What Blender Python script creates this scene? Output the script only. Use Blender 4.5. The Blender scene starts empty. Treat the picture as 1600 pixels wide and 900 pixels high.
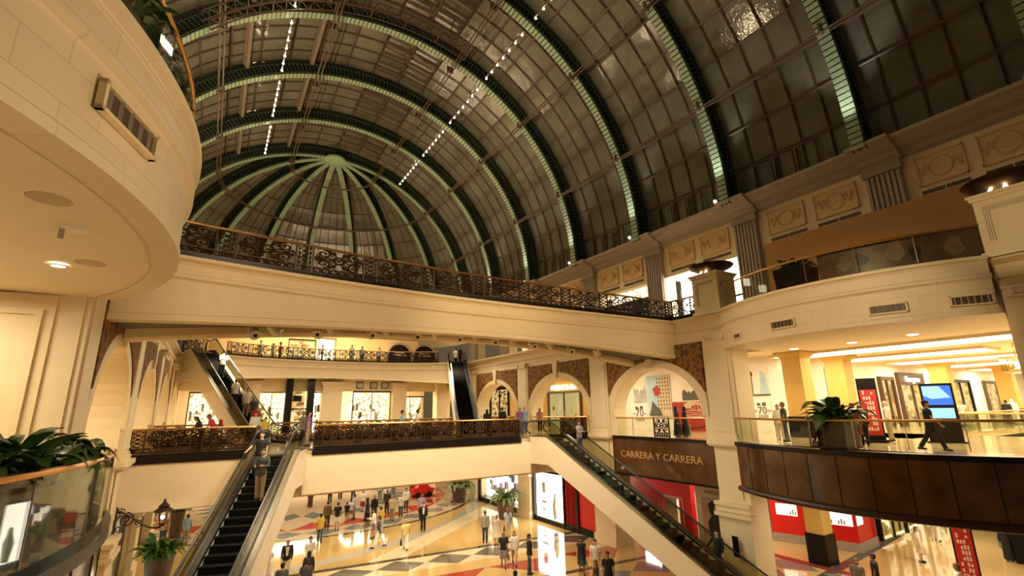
import bpy, math, random
from mathutils import Vector, Matrix
random.seed(7)
COL = bpy.context.scene.collection
PI = math.pi
def rad(a): return math.radians(a)

# ---------------------------------------------------------------- materials
MATS = {}
def mat(name, col, rough=.6, metal=0., noise=.06, scale=3., spec=.5, emit=0., ecol=None, trans=0., bump=0., alpha=1.):
    if name in MATS: return MATS[name]
    m = bpy.data.materials.new(name); m.use_nodes = True
    nt = m.node_tree; b = nt.nodes['Principled BSDF']
    b.inputs['Base Color'].default_value = (*col, 1)
    b.inputs['Roughness'].default_value = rough
    b.inputs['Metallic'].default_value = metal
    b.inputs['Specular IOR Level'].default_value = spec
    if trans: b.inputs['Transmission Weight'].default_value = trans
    if alpha < 1: b.inputs['Alpha'].default_value = alpha
    if emit:
        b.inputs['Emission Color'].default_value = (*(ecol or col), 1)
        b.inputs['Emission Strength'].default_value = emit
    if noise:
        tc = nt.nodes.new('ShaderNodeTexCoord'); n = nt.nodes.new('ShaderNodeTexNoise')
        n.inputs['Scale'].default_value = scale; n.inputs['Detail'].default_value = 5
        nt.links.new(tc.outputs['Object'], n.inputs['Vector'])
        r = nt.nodes.new('ShaderNodeMapRange'); r.inputs['To Min'].default_value = 1 - noise * 2; r.inputs['To Max'].default_value = 1 + noise * 2
        nt.links.new(n.outputs['Fac'], r.inputs['Value'])
        mx = nt.nodes.new('ShaderNodeVectorMath'); mx.operation = 'SCALE'
        mx.inputs[0].default_value = col
        nt.links.new(r.outputs['Result'], mx.inputs['Scale'])
        nt.links.new(mx.outputs['Vector'], b.inputs['Base Color'])
        if bump:
            bp = nt.nodes.new('ShaderNodeBump'); bp.inputs['Strength'].default_value = bump; bp.inputs['Distance'].default_value = .02
            nt.links.new(n.outputs['Fac'], bp.inputs['Height']); nt.links.new(bp.outputs['Normal'], b.inputs['Normal'])
    MATS[name] = m
    return m

def glass_mat(name, col, fac=.12, rough=.02, k=.8):
    """thin architectural glass: mostly transparent with a fresnel reflection"""
    m = bpy.data.materials.new(name); m.use_nodes = True; nt = m.node_tree
    for n in list(nt.nodes): nt.nodes.remove(n)
    o = nt.nodes.new('ShaderNodeOutputMaterial'); t = nt.nodes.new('ShaderNodeBsdfTransparent'); g = nt.nodes.new('ShaderNodeBsdfGlossy')
    t.inputs['Color'].default_value = (*col, 1); g.inputs['Roughness'].default_value = rough
    lw = nt.nodes.new('ShaderNodeLayerWeight'); lw.inputs['Blend'].default_value = .5
    fr = nt.nodes.new('ShaderNodeMath'); fr.operation = 'POWER'; fr.inputs[1].default_value = 4; nt.links.new(lw.outputs['Facing'], fr.inputs[0])
    ad = nt.nodes.new('ShaderNodeMath'); ad.operation = 'MULTIPLY_ADD'; ad.inputs[1].default_value = k; ad.inputs[2].default_value = .012 + fac * .1
    nt.links.new(fr.outputs[0], ad.inputs[0])
    mx = nt.nodes.new('ShaderNodeMixShader')
    nt.links.new(ad.outputs[0], mx.inputs['Fac']); nt.links.new(t.outputs[0], mx.inputs[1]); nt.links.new(g.outputs[0], mx.inputs[2])
    nt.links.new(mx.outputs[0], o.inputs['Surface'])
    MATS[name] = m
    return m

class NT:
    def __init__(s, m): s.nt = m.node_tree; s.b = s.nt.nodes['Principled BSDF']
    def n(s, t, **k):
        x = s.nt.nodes.new(t)
        for a, v in k.items(): setattr(x, a, v)
        return x
    def l(s, a, b): s.nt.links.new(a, b)
    def math(s, op, a, b=None, c=None):
        x = s.n('ShaderNodeMath', operation=op)
        for i, v in enumerate((a, b, c)):
            if v is None: continue
            if isinstance(v, (int, float)): x.inputs[i].default_value = v
            else: s.l(v, x.inputs[i])
        return x.outputs[0]
    def mix(s, f, a, b):
        x = s.n('ShaderNodeMix', data_type='RGBA')
        for i, v in ((0, f), (6, a), (7, b)):
            if isinstance(v, (int, float)): x.inputs[i].default_value = v
            elif isinstance(v, tuple): x.inputs[i].default_value = (*v, 1)
            else: s.l(v, x.inputs[i])
        return x.outputs[2]

# ---------------------------------------------------------------- mesh builder
class MB:
    def __init__(s, xf=None): s.v = []; s.f = []; s.m = []; s.sm = []; s.xf = xf; s.ang = 38
    def add(s, vs, fs, m=0, sm=False):
        o = len(s.v); s.v += [tuple(v) for v in vs]
        for f in fs: s.f.append(tuple(i + o for i in f)); s.m.append(m); s.sm.append(sm)
    def box(s, a, b, m=0):
        x0, y0, z0 = [min(p, q) for p, q in zip(a, b)]; x1, y1, z1 = [max(p, q) for p, q in zip(a, b)]
        s.add([(x0,y0,z0),(x1,y0,z0),(x1,y1,z0),(x0,y1,z0),(x0,y0,z1),(x1,y0,z1),(x1,y1,z1),(x0,y1,z1)],
              [(0,3,2,1),(4,5,6,7),(0,1,5,4),(1,2,6,5),(2,3,7,6),(3,0,4,7)], m)
    def obox(s, c, size, rz=0, m=0, tilt=0):
        w, d, h = [q / 2 for q in size]; R = Matrix.Rotation(rz, 3, 'Z') @ Matrix.Rotation(tilt, 3, 'X')
        P = [R @ Vector(p) + Vector(c) for p in ((-w,-d,-h),(w,-d,-h),(w,d,-h),(-w,d,-h),(-w,-d,h),(w,-d,h),(w,d,h),(-w,d,h))]
        s.add(P, [(0,3,2,1),(4,5,6,7),(0,1,5,4),(1,2,6,5),(2,3,7,6),(3,0,4,7)], m)
    def prism(s, poly, a, b, axis='z', m=0):
        """poly of 2d points extruded from a to b along axis; x: (y,z), y: (x,z), z: (x,y)"""
        mk = {'z': lambda p, t: (p[0], p[1], t), 'y': lambda p, t: (p[0], t, p[1]), 'x': lambda p, t: (t, p[0], p[1])}[axis]
        n = len(poly); vs = [mk(p, a) for p in poly] + [mk(p, b) for p in poly]
        s.add(vs, [tuple(range(n))[::-1], tuple(range(n, 2 * n))] + [(i, (i+1) % n, (i+1) % n + n, i + n) for i in range(n)], m)
    def loft(s, rings, closed=True, caps=True, m=0, sm=True, loop=False):
        n = len(rings[0]); o = len(s.v); s.v += [tuple(p) for r in rings for p in r]; k = len(rings)
        for i in range(k if loop else k - 1):
            j = (i + 1) % k
            for q in range(n if closed else n - 1):
                r = (q + 1) % n
                s.f.append((o+i*n+q, o+i*n+r, o+j*n+r, o+j*n+q)); s.m.append(m); s.sm.append(sm)
        if caps and closed and not loop:
            s.f.append(tuple(o + q for q in range(n))[::-1]); s.m.append(m); s.sm.append(False)
            s.f.append(tuple(o + (k-1)*n + q for q in range(n))); s.m.append(m); s.sm.append(False)
    def tube(s, path, r, n=6, m=0, closed=False, caps=True, flat=1.):
        P = [Vector(p) for p in path]; K = len(P); rings = []
        up = None
        for i, p in enumerate(P):
            if closed: t = P[(i+1) % K] - P[i-1]
            else: t = P[min(i+1, K-1)] - P[max(i-1, 0)]
            t.normalize()
            if up is None:
                up = Vector((0,0,1)) if abs(t.z) < .9 else Vector((0,1,0))
            a = t.cross(up)
            if a.length < 1e-4: a = t.cross(Vector((1,0,0)))
            a.normalize(); b = a.cross(t); up = b
            rr = r[i] if isinstance(r, (list, tuple)) else r
            rings.append([p + (a * math.cos(2*PI*q/n) + b * flat * math.sin(2*PI*q/n)) * rr for q in range(n)])
        s.loft(rings, True, caps, m, n > 4, closed)
    def lathe(s, prof, n=16, c=(0,0,0), m=0, sm=True, a0=0, a1=2*PI, caps=False):
        full = abs(a1 - a0) > 2*PI - 1e-3; k = n if full else n + 1
        rings = [[(c[0] + r*math.cos(a0+(a1-a0)*q/n), c[1] + r*math.sin(a0+(a1-a0)*q/n), c[2] + z) for q in range(k)] for r, z in prof]
        o = len(s.v); s.loft(rings, full, caps, m, sm)
    def sphere(s, c, r, n=10, m=0, sz=1., sx=1., sy=1.):
        rings = []
        for i in range(n//2 + 1):
            t = PI * i / (n//2); rr = max(r * math.sin(t), 1e-4)
            rings.append([(c[0] + sx*rr*math.cos(2*PI*q/n), c[1] + sy*rr*math.sin(2*PI*q/n), c[2] - sz*r*math.cos(t)) for q in range(n)])
        s.loft(rings, True, True, m, True)
    def sweep(s, path, prof, m=0, sm=False, closed=True, zf=None, side=1):
        """profile (d,z) swept along a plan polyline; d is measured to the right-hand side (side=1)"""
        K = len(path); rings = []
        for i, p in enumerate(path):
            a = Vector(path[max(i-1,0)][:2]); b = Vector(path[min(i+1,K-1)][:2]); c = Vector(p[:2])
            t = (b - a).normalized(); nrm = Vector((t.y, -t.x)) * side
            if 0 < i < K-1:
                t1 = (c - a).normalized(); n1 = Vector((t1.y, -t1.x)) * side
                nrm = nrm / max(.5, nrm.dot(n1))
            pr = prof(i) if callable(prof) else prof
            z0 = p[2] if len(p) > 2 else 0
            rings.append([(c.x + nrm.x*d, c.y + nrm.y*d, z0 + z) for d, z in pr])
        s.loft(rings, closed, closed, m, sm)
    def build(s, name, mats, parent=None, local=False):
        v = s.v
        flip = False
        if s.xf: v = [s.xf(p) for p in v]; flip = True
        if parent is not None and not local:
            L = parent_world(parent); v = [(p[0]-L[0], p[1]-L[1], p[2]-L[2]) for p in v]
        me = bpy.data.meshes.new(name)
        me.from_pydata(v, [], [f[::-1] for f in s.f] if flip else s.f)
        ms = mats if isinstance(mats, (list, tuple)) else [mats]
        for q in ms: me.materials.append(q)
        me.polygons.foreach_set('material_index', s.m); me.polygons.foreach_set('use_smooth', s.sm)
        me.update()
        if any(s.sm): me.set_sharp_from_angle(angle=rad(s.ang))
        o = bpy.data.objects.new(name, me); COL.objects.link(o)
        if parent is not None: o.parent = parent
        return o
def parent_world(p):
    L = Vector((0,0,0))
    while p is not None: L = L + p.location; p = p.parent
    return L
def mir(p): return (17.8 - p[0], p[1], p[2])

def thing(name, label, cat, loc=(0,0,0), rz=0, group=None):
    o = bpy.data.objects.new(name, None); COL.objects.link(o); o.empty_display_size = .2
    o.location = loc; o.rotation_euler = (0,0,rz); o['label'] = label; o['category'] = cat
    if group: o['group'] = group
    return o
def tag(o, label, cat, group=None):
    o['label'] = label; o['category'] = cat
    if group: o['group'] = group
    return o
def struct(name, mb, m):
    o = mb.build(name, m); o['kind'] = 'structure'; return o
def dup(o, loc, rz=0, label=None, group=None, scale=None):
    r = o.copy(); COL.objects.link(r); r.location = loc; r.rotation_euler = (0,0,rz)
    if label: r['label'] = label
    if group: r['group'] = group
    if scale: r.scale = scale
    for ch in list(o.children):
        c = ch.copy(); COL.objects.link(c); c.parent = r
        for g in list(ch.children):
            d = g.copy(); COL.objects.link(d); d.parent = c
    return r
def child(src_mesh, name, parent, loc=(0,0,0), rz=0, scale=(1,1,1)):
    o = bpy.data.objects.new(name, src_mesh); COL.objects.link(o); o.parent = parent
    o.location = loc; o.rotation_euler = (0,0,rz); o.scale = scale
    return o
def text_mb(txt, size, depth=.02, align='CENTER'):
    cu = bpy.data.curves.new('t', 'FONT'); cu.body = txt; cu.size = size; cu.extrude = depth; cu.align_x = align; cu.resolution_u = 2
    ob = bpy.data.objects.new('t', cu); COL.objects.link(ob)
    dg = bpy.context.evaluated_depsgraph_get(); me = bpy.data.meshes.new_from_object(ob.evaluated_get(dg))
    mb = MB(); mb.add([v.co.copy() for v in me.vertices], [tuple(p.vertices) for p in me.polygons])
    bpy.data.objects.remove(ob); bpy.data.curves.remove(cu); bpy.data.meshes.remove(me)
    return mb
def place_text(mb, origin, xdir, up=(0,0,1)):
    X = Vector(xdir).normalized(); U = Vector(up); N = X.cross(U)
    mb.v = [tuple(Vector(origin) + X*p[0] + U*p[1] + N*p[2]) for p in mb.v]
    return mb
ORD = ['first','second','third','fourth','fifth','sixth','seventh','eighth','ninth','tenth','eleventh','twelfth','thirteenth','fourteenth','fifteenth','sixteenth','seventeenth','eighteenth','nineteenth','twentieth']

# ---------------------------------------------------------------- palette
CREAM = mat('cream_plaster', (.76,.61,.37), .55, noise=.03)
CREAM2 = mat('cream_bridge_panel', (.78,.66,.45), .5, noise=.03)
STONE = mat('cream_stone', (.77,.64,.41), .5, noise=.05, scale=1.2)
YELL = mat('yellow_plaster', (.62,.40,.10), .6, noise=.04)
GREYST = mat('grey_stone', (.34,.28,.22), .7, noise=.08)
PANEL = mat('ochre_panel', (.66,.46,.22), .6, noise=.12, scale=5)
BRASS = mat('brass_rail', (.58,.31,.09), .3, 1., noise=.03)
IRON = mat('bronze_ironwork', (.040,.019,.010), .4, .4, noise=.1)
BRONZE = mat('bronze_fascia', (.095,.040,.013), .15, 0., noise=.45, scale=1.5, spec=.5)
BLACK = mat('black_stone', (.010,.007,.006), .3, noise=.1, spec=.25)
RUBBER = mat('black_rubber', (.012,.011,.011), .35, noise=.05)
STEEL = mat('brushed_steel', (.42,.37,.31), .28, .95, noise=.06, scale=12)
STEP = mat('escalator_step', (.007,.0065,.006), .8, 0., noise=.2, scale=10, spec=.15)
GREEN = mat('green_rib_paint', (.27,.36,.235), .5, noise=.05)
DKGREEN = mat('dark_green_ironwork', (.040,.062,.030), .6, noise=.1)
BROWNBAR = mat('brown_glazing_bar', (.085,.048,.028), .5, noise=.1)
RED = mat('red_lacquer', (.62,.012,.008), .3, noise=.03)
WHITE = mat('white_paint', (.86,.82,.74), .5, noise=.03)
TERRA = mat('dark_planter', (.10,.05,.03), .45, noise=.15)
LEAF = mat('leaf_green', (.05,.13,.02), .4, noise=.3, scale=4)
LEAFD = mat('leaf_dark_green', (.035,.085,.018), .3, noise=.3, scale=4)
BULB = mat('bulb_glow', (1,.85,.6), .5, noise=0, emit=32, ecol=(1,.80,.52))
COVE = mat('cove_glow', (1,.9,.7), .5, noise=0, emit=9, ecol=(1,.84,.55))
LITWHITE = mat('lit_white', (1,.97,.9), .5, noise=0, emit=7, ecol=(1,.93,.80))
def lit_shop(name, strength, c1, c2, c3, scale=2.2):
    m = mat(name, (.3,.2,.1), .5, noise=0, emit=strength); q = NT(m)
    g = q.n('ShaderNodeNewGeometry'); vo = q.n('ShaderNodeTexVoronoi'); vo.inputs['Scale'].default_value = scale
    sp = q.n('ShaderNodeVectorMath', operation='MULTIPLY'); sp.inputs[1].default_value = (1,1,1.6); q.l(g.outputs['Position'], sp.inputs[0]); q.l(sp.outputs[0], vo.inputs['Vector'])
    se = q.n('ShaderNodeSeparateColor'); q.l(vo.outputs['Color'], se.inputs['Color'])
    c = q.mix(q.math('GREATER_THAN', se.outputs[0], .45), c1, c2); c = q.mix(q.math('GREATER_THAN', se.outputs[1], .78), c, c3)
    q.l(c, q.b.inputs['Emission Color']); q.b.inputs['Emission Strength'].default_value = strength
    return m
LITWARM = None
LITWARM = lit_shop('lit_shop', 1.0, (.70,.45,.18), (1,.78,.42), (.12,.07,.03))
GLASS = glass_mat('clear_glass', (.93,.95,.88), .12)
GLASSD = glass_mat('brown_tinted_glass', (.60,.50,.37), .15, k=.4)
# ---------------------------------------------------------------- camera, world
cam = bpy.data.cameras.new('camera'); co = bpy.data.objects.new('camera', cam); COL.objects.link(co)
cam.sensor_fit = 'HORIZONTAL'; cam.sensor_width = 36; cam.lens = 748.54 / 1600 * 36; cam.clip_start = .1; cam.clip_end = 400
_r = ((0.8553782046932091,-0.5177490687942993,-0.01624895991927837),(-0.11276226099712679,-0.21672845914972955,0.9696976062099978),(0.5055816446733784,0.8276259280358609,0.24376735591982332))
co.matrix_world = Matrix(((_r[0][0],_r[1][0],-_r[2][0],0),(_r[0][1],_r[1][1],-_r[2][1],0),(_r[0][2],_r[1][2],-_r[2][2],1.7),(0,0,0,1)))
bpy.context.scene.camera = co
w = bpy.data.worlds.new('world'); bpy.context.scene.world = w; w.use_nodes = True
w.node_tree.nodes['Background'].inputs['Color'].default_value = (1,.68,.36,1); w.node_tree.nodes['Background'].inputs['Strength'].default_value = .11
sc = bpy.context.scene
sc.view_settings.view_transform = 'Standard'; sc.view_settings.look = 'None'; sc.view_settings.gamma = 1; sc.view_settings.exposure = 0.12
sc.view_settings.use_curve_mapping = False
sc.cycles.max_bounces = 8; sc.cycles.diffuse_bounces = 4; sc.cycles.glossy_bounces = 4; sc.cycles.transparent_max_bounces = 16
sc.cycles.sample_clamp_indirect = 6; sc.cycles.use_denoising = True
WARM = (1,.75,.44)
def area(loc, size, power, rot=(0,0,0), sizey=None, col=WARM, spread=PI):
    l = bpy.data.lights.new('room_or_fill_lamp', 'AREA'); l.energy = power; l.color = col; l.size = size; l.spread = spread
    if sizey: l.shape = 'RECTANGLE'; l.size_y = sizey
    o = bpy.data.objects.new('room_or_fill_lamp', l); COL.objects.link(o); o.location = loc; o.rotation_euler = rot; return o
def spot(loc, power, target, ang=70, col=WARM, r=.15):
    l = bpy.data.lights.new('spot_or_fill_lamp', 'SPOT'); l.energy = power; l.color = col; l.spot_size = rad(ang); l.spot_blend = .6; l.shadow_soft_size = r
    o = bpy.data.objects.new('spot_or_fill_lamp', l); COL.objects.link(o); o.location = loc
    o.rotation_euler = (Vector(target) - Vector(loc)).to_track_quat('-Z', 'Y').to_euler(); return o
def point(loc, power, col=WARM, r=.1):
    l = bpy.data.lights.new('bulb_lamp', 'POINT'); l.energy = power; l.color = col; l.shadow_soft_size = r
    o = bpy.data.objects.new('bulb_lamp', l); COL.objects.link(o); o.location = loc; return o
# ---------------------------------------------------------------- glass vault
VX, VZ, VR = 8.6, 13.2, 15.8
RIBY = [2.6, 8.75, 15.82, 22.97, 30.05, 37.1, 44.3, 51.5]
DY = 51.5
GR = 17.15
PANE = mat('night_glass', (.12,.11,.085), .10, noise=.0, spec=.5)
_n = NT(PANE)
tc = _n.n('ShaderNodeTexCoord'); vo = _n.n('ShaderNodeTexVoronoi'); vo.inputs['Scale'].default_value = .45
no = _n.n('ShaderNodeTexNoise'); no.inputs['Scale'].default_value = .5; no.inputs['Detail'].default_value = 6; no.inputs['Roughness'].default_value = .65
_n.l(tc.outputs['Object'], vo.inputs['Vector']); _n.l(tc.outputs['Object'], no.inputs['Vector'])
sx = _n.n('ShaderNodeSeparateColor'); _n.l(vo.outputs['Color'], sx.inputs['Color'])
c1 = _n.mix(no.outputs['Fac'], (.062,.070,.054), (.215,.205,.145))  # mottled olive base stands in for hazy reflections in the panes
c2 = _n.mix(_n.math('MULTIPLY', sx.outputs[0], .45), c1, (.09,.075,.05))
_n.l(c2, _n.b.inputs['Base Color'])
bp = _n.n('ShaderNodeBump'); bp.inputs['Strength'].default_value = .25; bp.inputs['Distance'].default_value = .15
_n.l(no.outputs['Fac'], bp.inputs['Height']); _n.l(bp.outputs['Normal'], _n.b.inputs['Normal'])

def vp(r, th, y): return (VX + r*math.cos(th), y, VZ + r*math.sin(th))
g = MB(); NTH = 24
ys = [-3.0]
for a, b in zip([-4.5] + RIBY[:-1], RIBY):
    for k in range(1, 6): ys.append(a + (b-a)*k/5)
ys = sorted(set(round(y, 3) for y in ys if y >= -3.0))
g.loft([[vp(GR, PI*i/NTH, y) for i in range(NTH+1)] for y in ys], closed=False, sm=False)
dome_rings = []
for e in range(0, 13):
    el = PI/2*e/12
    dome_rings.append([(VX + GR*math.cos(el)*math.cos(az), DY + GR*math.cos(el)*math.sin(az), VZ + GR*math.sin(el)) for az in [PI*i/32 for i in range(33)]])
g.loft(dome_rings, closed=False, sm=False)
ceil = struct('ceiling', g, PANE)
bars = MB()
for y in ys:
    if min(abs(y - r) for r in RIBY) < .3: continue
    bars.tube([vp(GR-.1, PI*i/48, y) for i in range(49)], .06, 4)
for i in range(0, NTH+1):
    th = PI*i/NTH
    bars.tube([vp(GR-.12, th, -3), vp(GR-.12, th, DY)], .065, 4)
for e in range(0, 12):
    el = PI/2*e/12
    bars.tube([(VX + (GR-.12)*math.cos(el)*math.cos(az), DY + (GR-.12)*math.cos(el)*math.sin(az), VZ + (GR-.12)*math.sin(el)) for az in [PI*i/48 for i in range(49)]], .05, 4)
for s in range(8):
    for q in range(1, 5):
        az = PI/8*(s + q/5)
        bars.tube([(VX + (GR-.1)*math.cos(el)*math.cos(az), DY + (GR-.1)*math.cos(el)*math.sin(az), VZ + (GR-.1)*math.sin(el)) for el in [rad(78)*i/14 for i in range(15)]], .035, 4)
bars.build('glazing_bars', BROWNBAR, ceil)
TANBAR = mat('tan_purlin', (.20,.15,.10), .6, noise=.08)
for dg_ in (107, 124):
    for a, b in zip(RIBY, RIBY[1:]):
        pu = MB(); t_ = rad(dg_); ca, sa = math.cos(t_), math.sin(t_)
        pu.loft([[(VX + r_*ca - w_*sa, y_, VZ + r_*sa + w_*ca) for r_, w_ in ((16.55,-.12),(16.55,.12),(17.0,.12),(17.0,-.12))] for y_ in (a+.4, b-.4)], sm=False)
        pu.build('purlin', TANBAR, ceil)
gt = thing('service_gantry', 'brown lattice service gantry curved under the vault at the top of the picture', 'gantry', (VX, 27.4, VZ+15))
for yy in (27.0, 27.8):
    q = MB(); n_ = 44; A0, A1 = rad(72), rad(140)
    for rr in (15.1, 14.5): q.tube([vp(rr, A0+(A1-A0)*k/n_, yy) for k in range(n_+1)], .05, 4)
    for k in range(n_): q.tube([vp(15.1 if k % 2 else 14.5, A0+(A1-A0)*k/n_, yy), vp(14.5 if k % 2 else 15.1, A0+(A1-A0)*(k+1)/n_, yy)], .03, 4)
    q.build('lattice_side', BROWNBAR, gt)
for k in range(0, 45, 6):
    q = MB(); q.tube([vp(14.5, A0+(A1-A0)*k/44, 27.0), vp(14.5, A0+(A1-A0)*k/44, 27.8)], .04, 4); q.build('cross_tie', BROWNBAR, gt)
for k in (4, 22, 40):
    q = MB(); q.tube([vp(15.1, A0+(A1-A0)*k/44, 27.4), vp(17.1, A0+(A1-A0)*k/44, 27.4)], .04, 4); q.build('hanger', BROWNBAR, gt)
# opening roof lights near the crown: doubled frames between the ribs, and the low vents by the cornice
def frame_arc(mb, t0, t1, y0, y1, r):
    mb.tube([vp(r, t0, y0), vp(r, t1, y0), vp(r, t1, y1), vp(r, t0, y1)], .085, 4, closed=True)
for bi in range(1, 7):
    fr = MB(); a, b = RIBY[bi], RIBY[bi+1]; L = b - a
    for cx in range(2):
        for k in range(4):
            t0 = rad(90 - 15 + cx*8 + .5); y0 = a + L*(.16 + k*.175)
            frame_arc(fr, t0, t0 + rad(7), y0, y0 + L*.15, GR-.3)
    for cx in range(3):
        t0 = rad(1.5); y0 = a + L*(.3 + cx*.17)
        frame_arc(fr, t0, t0 + rad(5.2), y0, y0 + L*.15, GR-.25)
    fr.build('roof_vent', BROWNBAR, ceil)

# ---- ribs
def rib_meshes(t0, t1, taper=False):
    n = int((t1-t0)/rad(1.06)); sl = MB(); back = MB(); web = MB()
    st = (t1-t0)/n
    def P(r, th, y): return (r*math.cos(th), y, r*math.sin(th))
    for i in range(n):
        a = t0 + st*i; b = a + st*.76
        sl.add([P(r, t, y) for t in (a, b) for y in (-.28, .28) for r in (VR, VR+.06)],
               [(0,2,3,1),(4,5,7,6),(0,1,5,4),(2,6,7,3),(0,4,6,2),(1,3,7,5)])
    rings = []
    for i in range(n//2 + 1):
        t = t0 + (t1-t0)*i/(n//2)
        rings.append([P(VR+.05, t, -.29), P(VR+.05, t, .29), P(VR+.12, t, .29), P(VR+.12, t, -.29)])
    back.loft(rings, sm=False)
    rings = []
    for i in range(n//2 + 1):
        t = t0 + (t1-t0)*i/(n//2)
        rings.append([P(VR+1.02, t, -.29), P(VR+1.02, t, .29), P(VR+1.12, t, .29), P(VR+1.12, t, -.29)])
    back.loft(rings, sm=False)
    rings = []
    for i in range(n//2 + 1):
        t = t0 + (t1-t0)*i/(n//2)
        rings.append([P(VR+.1, t, -.05), P(VR+.1, t, .05), P(VR+1.05, t, .05), P(VR+1.05, t, -.05)])
    back.loft(rings, sm=False)
    for y in (-.27, .27):
        for i in range(n+1):
            t = t0 + st*i
            web.tube([P(VR+.1, t, y), P(VR+1.04, t, y)], .032, 4, caps=False)
            if i < n:
                web.tube([P(VR+.66 + .26*math.sin(PI*q/4), t + st*(.5 - .5*math.cos(PI*q/4)), y) for q in range(5)], .04, 4, caps=False)
                if i % 2 == 0: web.tube([P(VR+.16, t, y), P(VR+.16, t+2*st, y)], .05, 4, caps=False)
    return sl, back, web
BACKSHADE = mat('rib_back_shade', (.010,.014,.008), .7, noise=.1)  # near-black plate paints the shade between lattice bars; also backs the flanges
sl, back, web = rib_meshes(0, PI)
rib0 = thing('vault_rib', 'pale green arched vault rib, first and nearest, cut by the top right corner', 'roof rib', (VX, RIBY[0], VZ), group='arched ribs of the glass vault')
sl.build('slatted_flange', GREEN, rib0, local=True); back.build('flange_backs_and_shade', BACKSHADE, rib0, local=True); web.build('lattice_web', DKGREEN, rib0, local=True)
for i, y in enumerate(RIBY[1:], 1):
    dup(rib0, (VX, y, VZ), 0, 'pale green arched vault rib, %s counted from the near end%s' % (ORD[i], ', where the dome begins' if i == 7 else ''))
sl, back, web = rib_meshes(0, rad(87.5))
dr = None
for k in range(1, 8):
    az = PI/8*k
    lab = 'curved green rib of the far half dome, %s counted from the right' % ORD[k-1]
    if dr is None:
        dr = thing('dome_rib', lab, 'roof rib', (VX, DY, VZ), az, 'radial ribs of the half dome')
        sl.build('slatted_flange', GREEN, dr, local=True); back.build('flange_backs_and_shade', BACKSHADE, dr, local=True); web.build('lattice_web', DKGREEN, dr, local=True)
    else: dup(dr, (VX, DY, VZ), az, lab)
hub = MB(); hub.lathe([(.01,-.06),(1.0,-.14),(1.1,-.1),(1.1,.1),(.01,.2)], 24, (VX, DY, VZ+VR-.02), caps=False)
tag(hub.build('dome_hub', GREEN), 'pale green disc where the dome ribs meet at the apex', 'roof hub')

# ---- twin pipes running the length of the vault
def rail(X, h, label, ring=True, y0=-3):
    z = h + 1.7
    t = thing('conduit_rail', label, 'pipe', (X, 20, z), group='twin pipes hung under the vault')
    dx = X - VX; r = abs(dx); sg = 1 if dx > 0 else -1
    for o in (-.13, .13):
        path = [(X + o, y, z) for y in range(y0, 51, 6)]
        rr = r + o*sg
        for k in range(0, 9): path.append((VX + sg*rr*math.cos(PI/2*k/8), DY + rr*math.sin(PI/2*k/8), z))
        m = MB(); m.tube(path, .055, 6); m.build('pipe', BROWNBAR, t)
    for y in RIBY:
        b = MB(); b.box((X-.25, y-.06, z-.05), (X+.25, y+.06, z+.45)); b.build('bracket', BROWNBAR, t)
rail(4.22, 25.75, 'twin brown pipes under the vault, just left of the crown')
rail(12.98, 25.75, 'twin brown pipes under the vault, just right of the crown')
rail(19.35, 22.9, 'twin brown pipes high on the right flank of the vault')
rail(23.2, 17.4, 'twin brown pipes low on the right flank, above the cornice')
rail(-2.15, 22.9, 'twin pipes on the left flank of the vault beside the round balcony')

# ---- strings of bulbs
bm_ = MB(); bm_.sphere((0,0,0), .10, 10); bulb_me = None
groups = [(-1,4),(9.2,14),(16.4,21.9),(23.6,28.9),(30.5,35.9),(37.6,42.6),(44.7,50.0)]
n_ = 0
for side, X in (('right', 15.6), ('left', 1.6)):
    for gi, (a, b) in enumerate(groups):
        z = 27.1
        t = thing('bulb_track', 'string of white bulbs under the vault, %s row, %s from the near end' % (side, ORD[gi]), 'light', (X, (a+b)/2, z), group='strings of bulbs under the vault')
        m = MB(); m.box((X-.05, a-.2, z+.12), (X+.05, b+.2, z+.24)); m.build('track_bar', BROWNBAR, t)
        for k in range(7):
            y = a + (b-a)*k/6
            if bulb_me is None:
                q = MB(); q.sphere((0,0,0), .075, 10); o = q.build('bulb', BULB, t, local=True); bulb_me = o.data
                o.location = (0, y-(a+b)/2, 0)
            else: child(bulb_me, 'bulb', t, (0, y-(a+b)/2, 0))
# ---------------------------------------------------------------- arcades at the first storey (x=20.5 and its mirror)
XR = 20.5
MOS = mat('mosaic_spandrel', (.30,.14,.06), .85, noise=.1, spec=.15)
_n = NT(MOS)
tc = _n.n('ShaderNodeTexCoord'); vo = _n.n('ShaderNodeTexVoronoi'); vo.inputs['Scale'].default_value = 4.2
_n.l(tc.outputs['Object'], vo.inputs['Vector'])
wv = _n.n('ShaderNodeTexNoise'); wv.inputs['Scale'].default_value = 4; _n.l(tc.outputs['Object'], wv.inputs['Vector'])
f1 = _n.math('GREATER_THAN', vo.outputs['Distance'], .48)
f2 = _n.math('LESS_THAN', vo.outputs['Distance'], .17)
c = _n.mix(wv.outputs['Fac'], (.11,.055,.02), (.19,.10,.036)); c = _n.mix(f1, c, (.27,.13,.045)); c = _n.mix(f2, c, (.05,.045,.045))
_n.l(c, _n.b.inputs['Base Color'])
PIERS = [(-3.4,-2.2),(3.0,4.5),(13.9,15.45),(22.4,24.1),(31.25,32.85),(39.9,41.6),(48.7,50.4)]
def ell(yc, a, b, z0, n, t0=0, t1=PI): return [(yc + a*math.cos(t0+(t1-t0)*i/n), z0 + b*math.sin(t0+(t1-t0)*i/n)) for i in range(n+1)]
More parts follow.
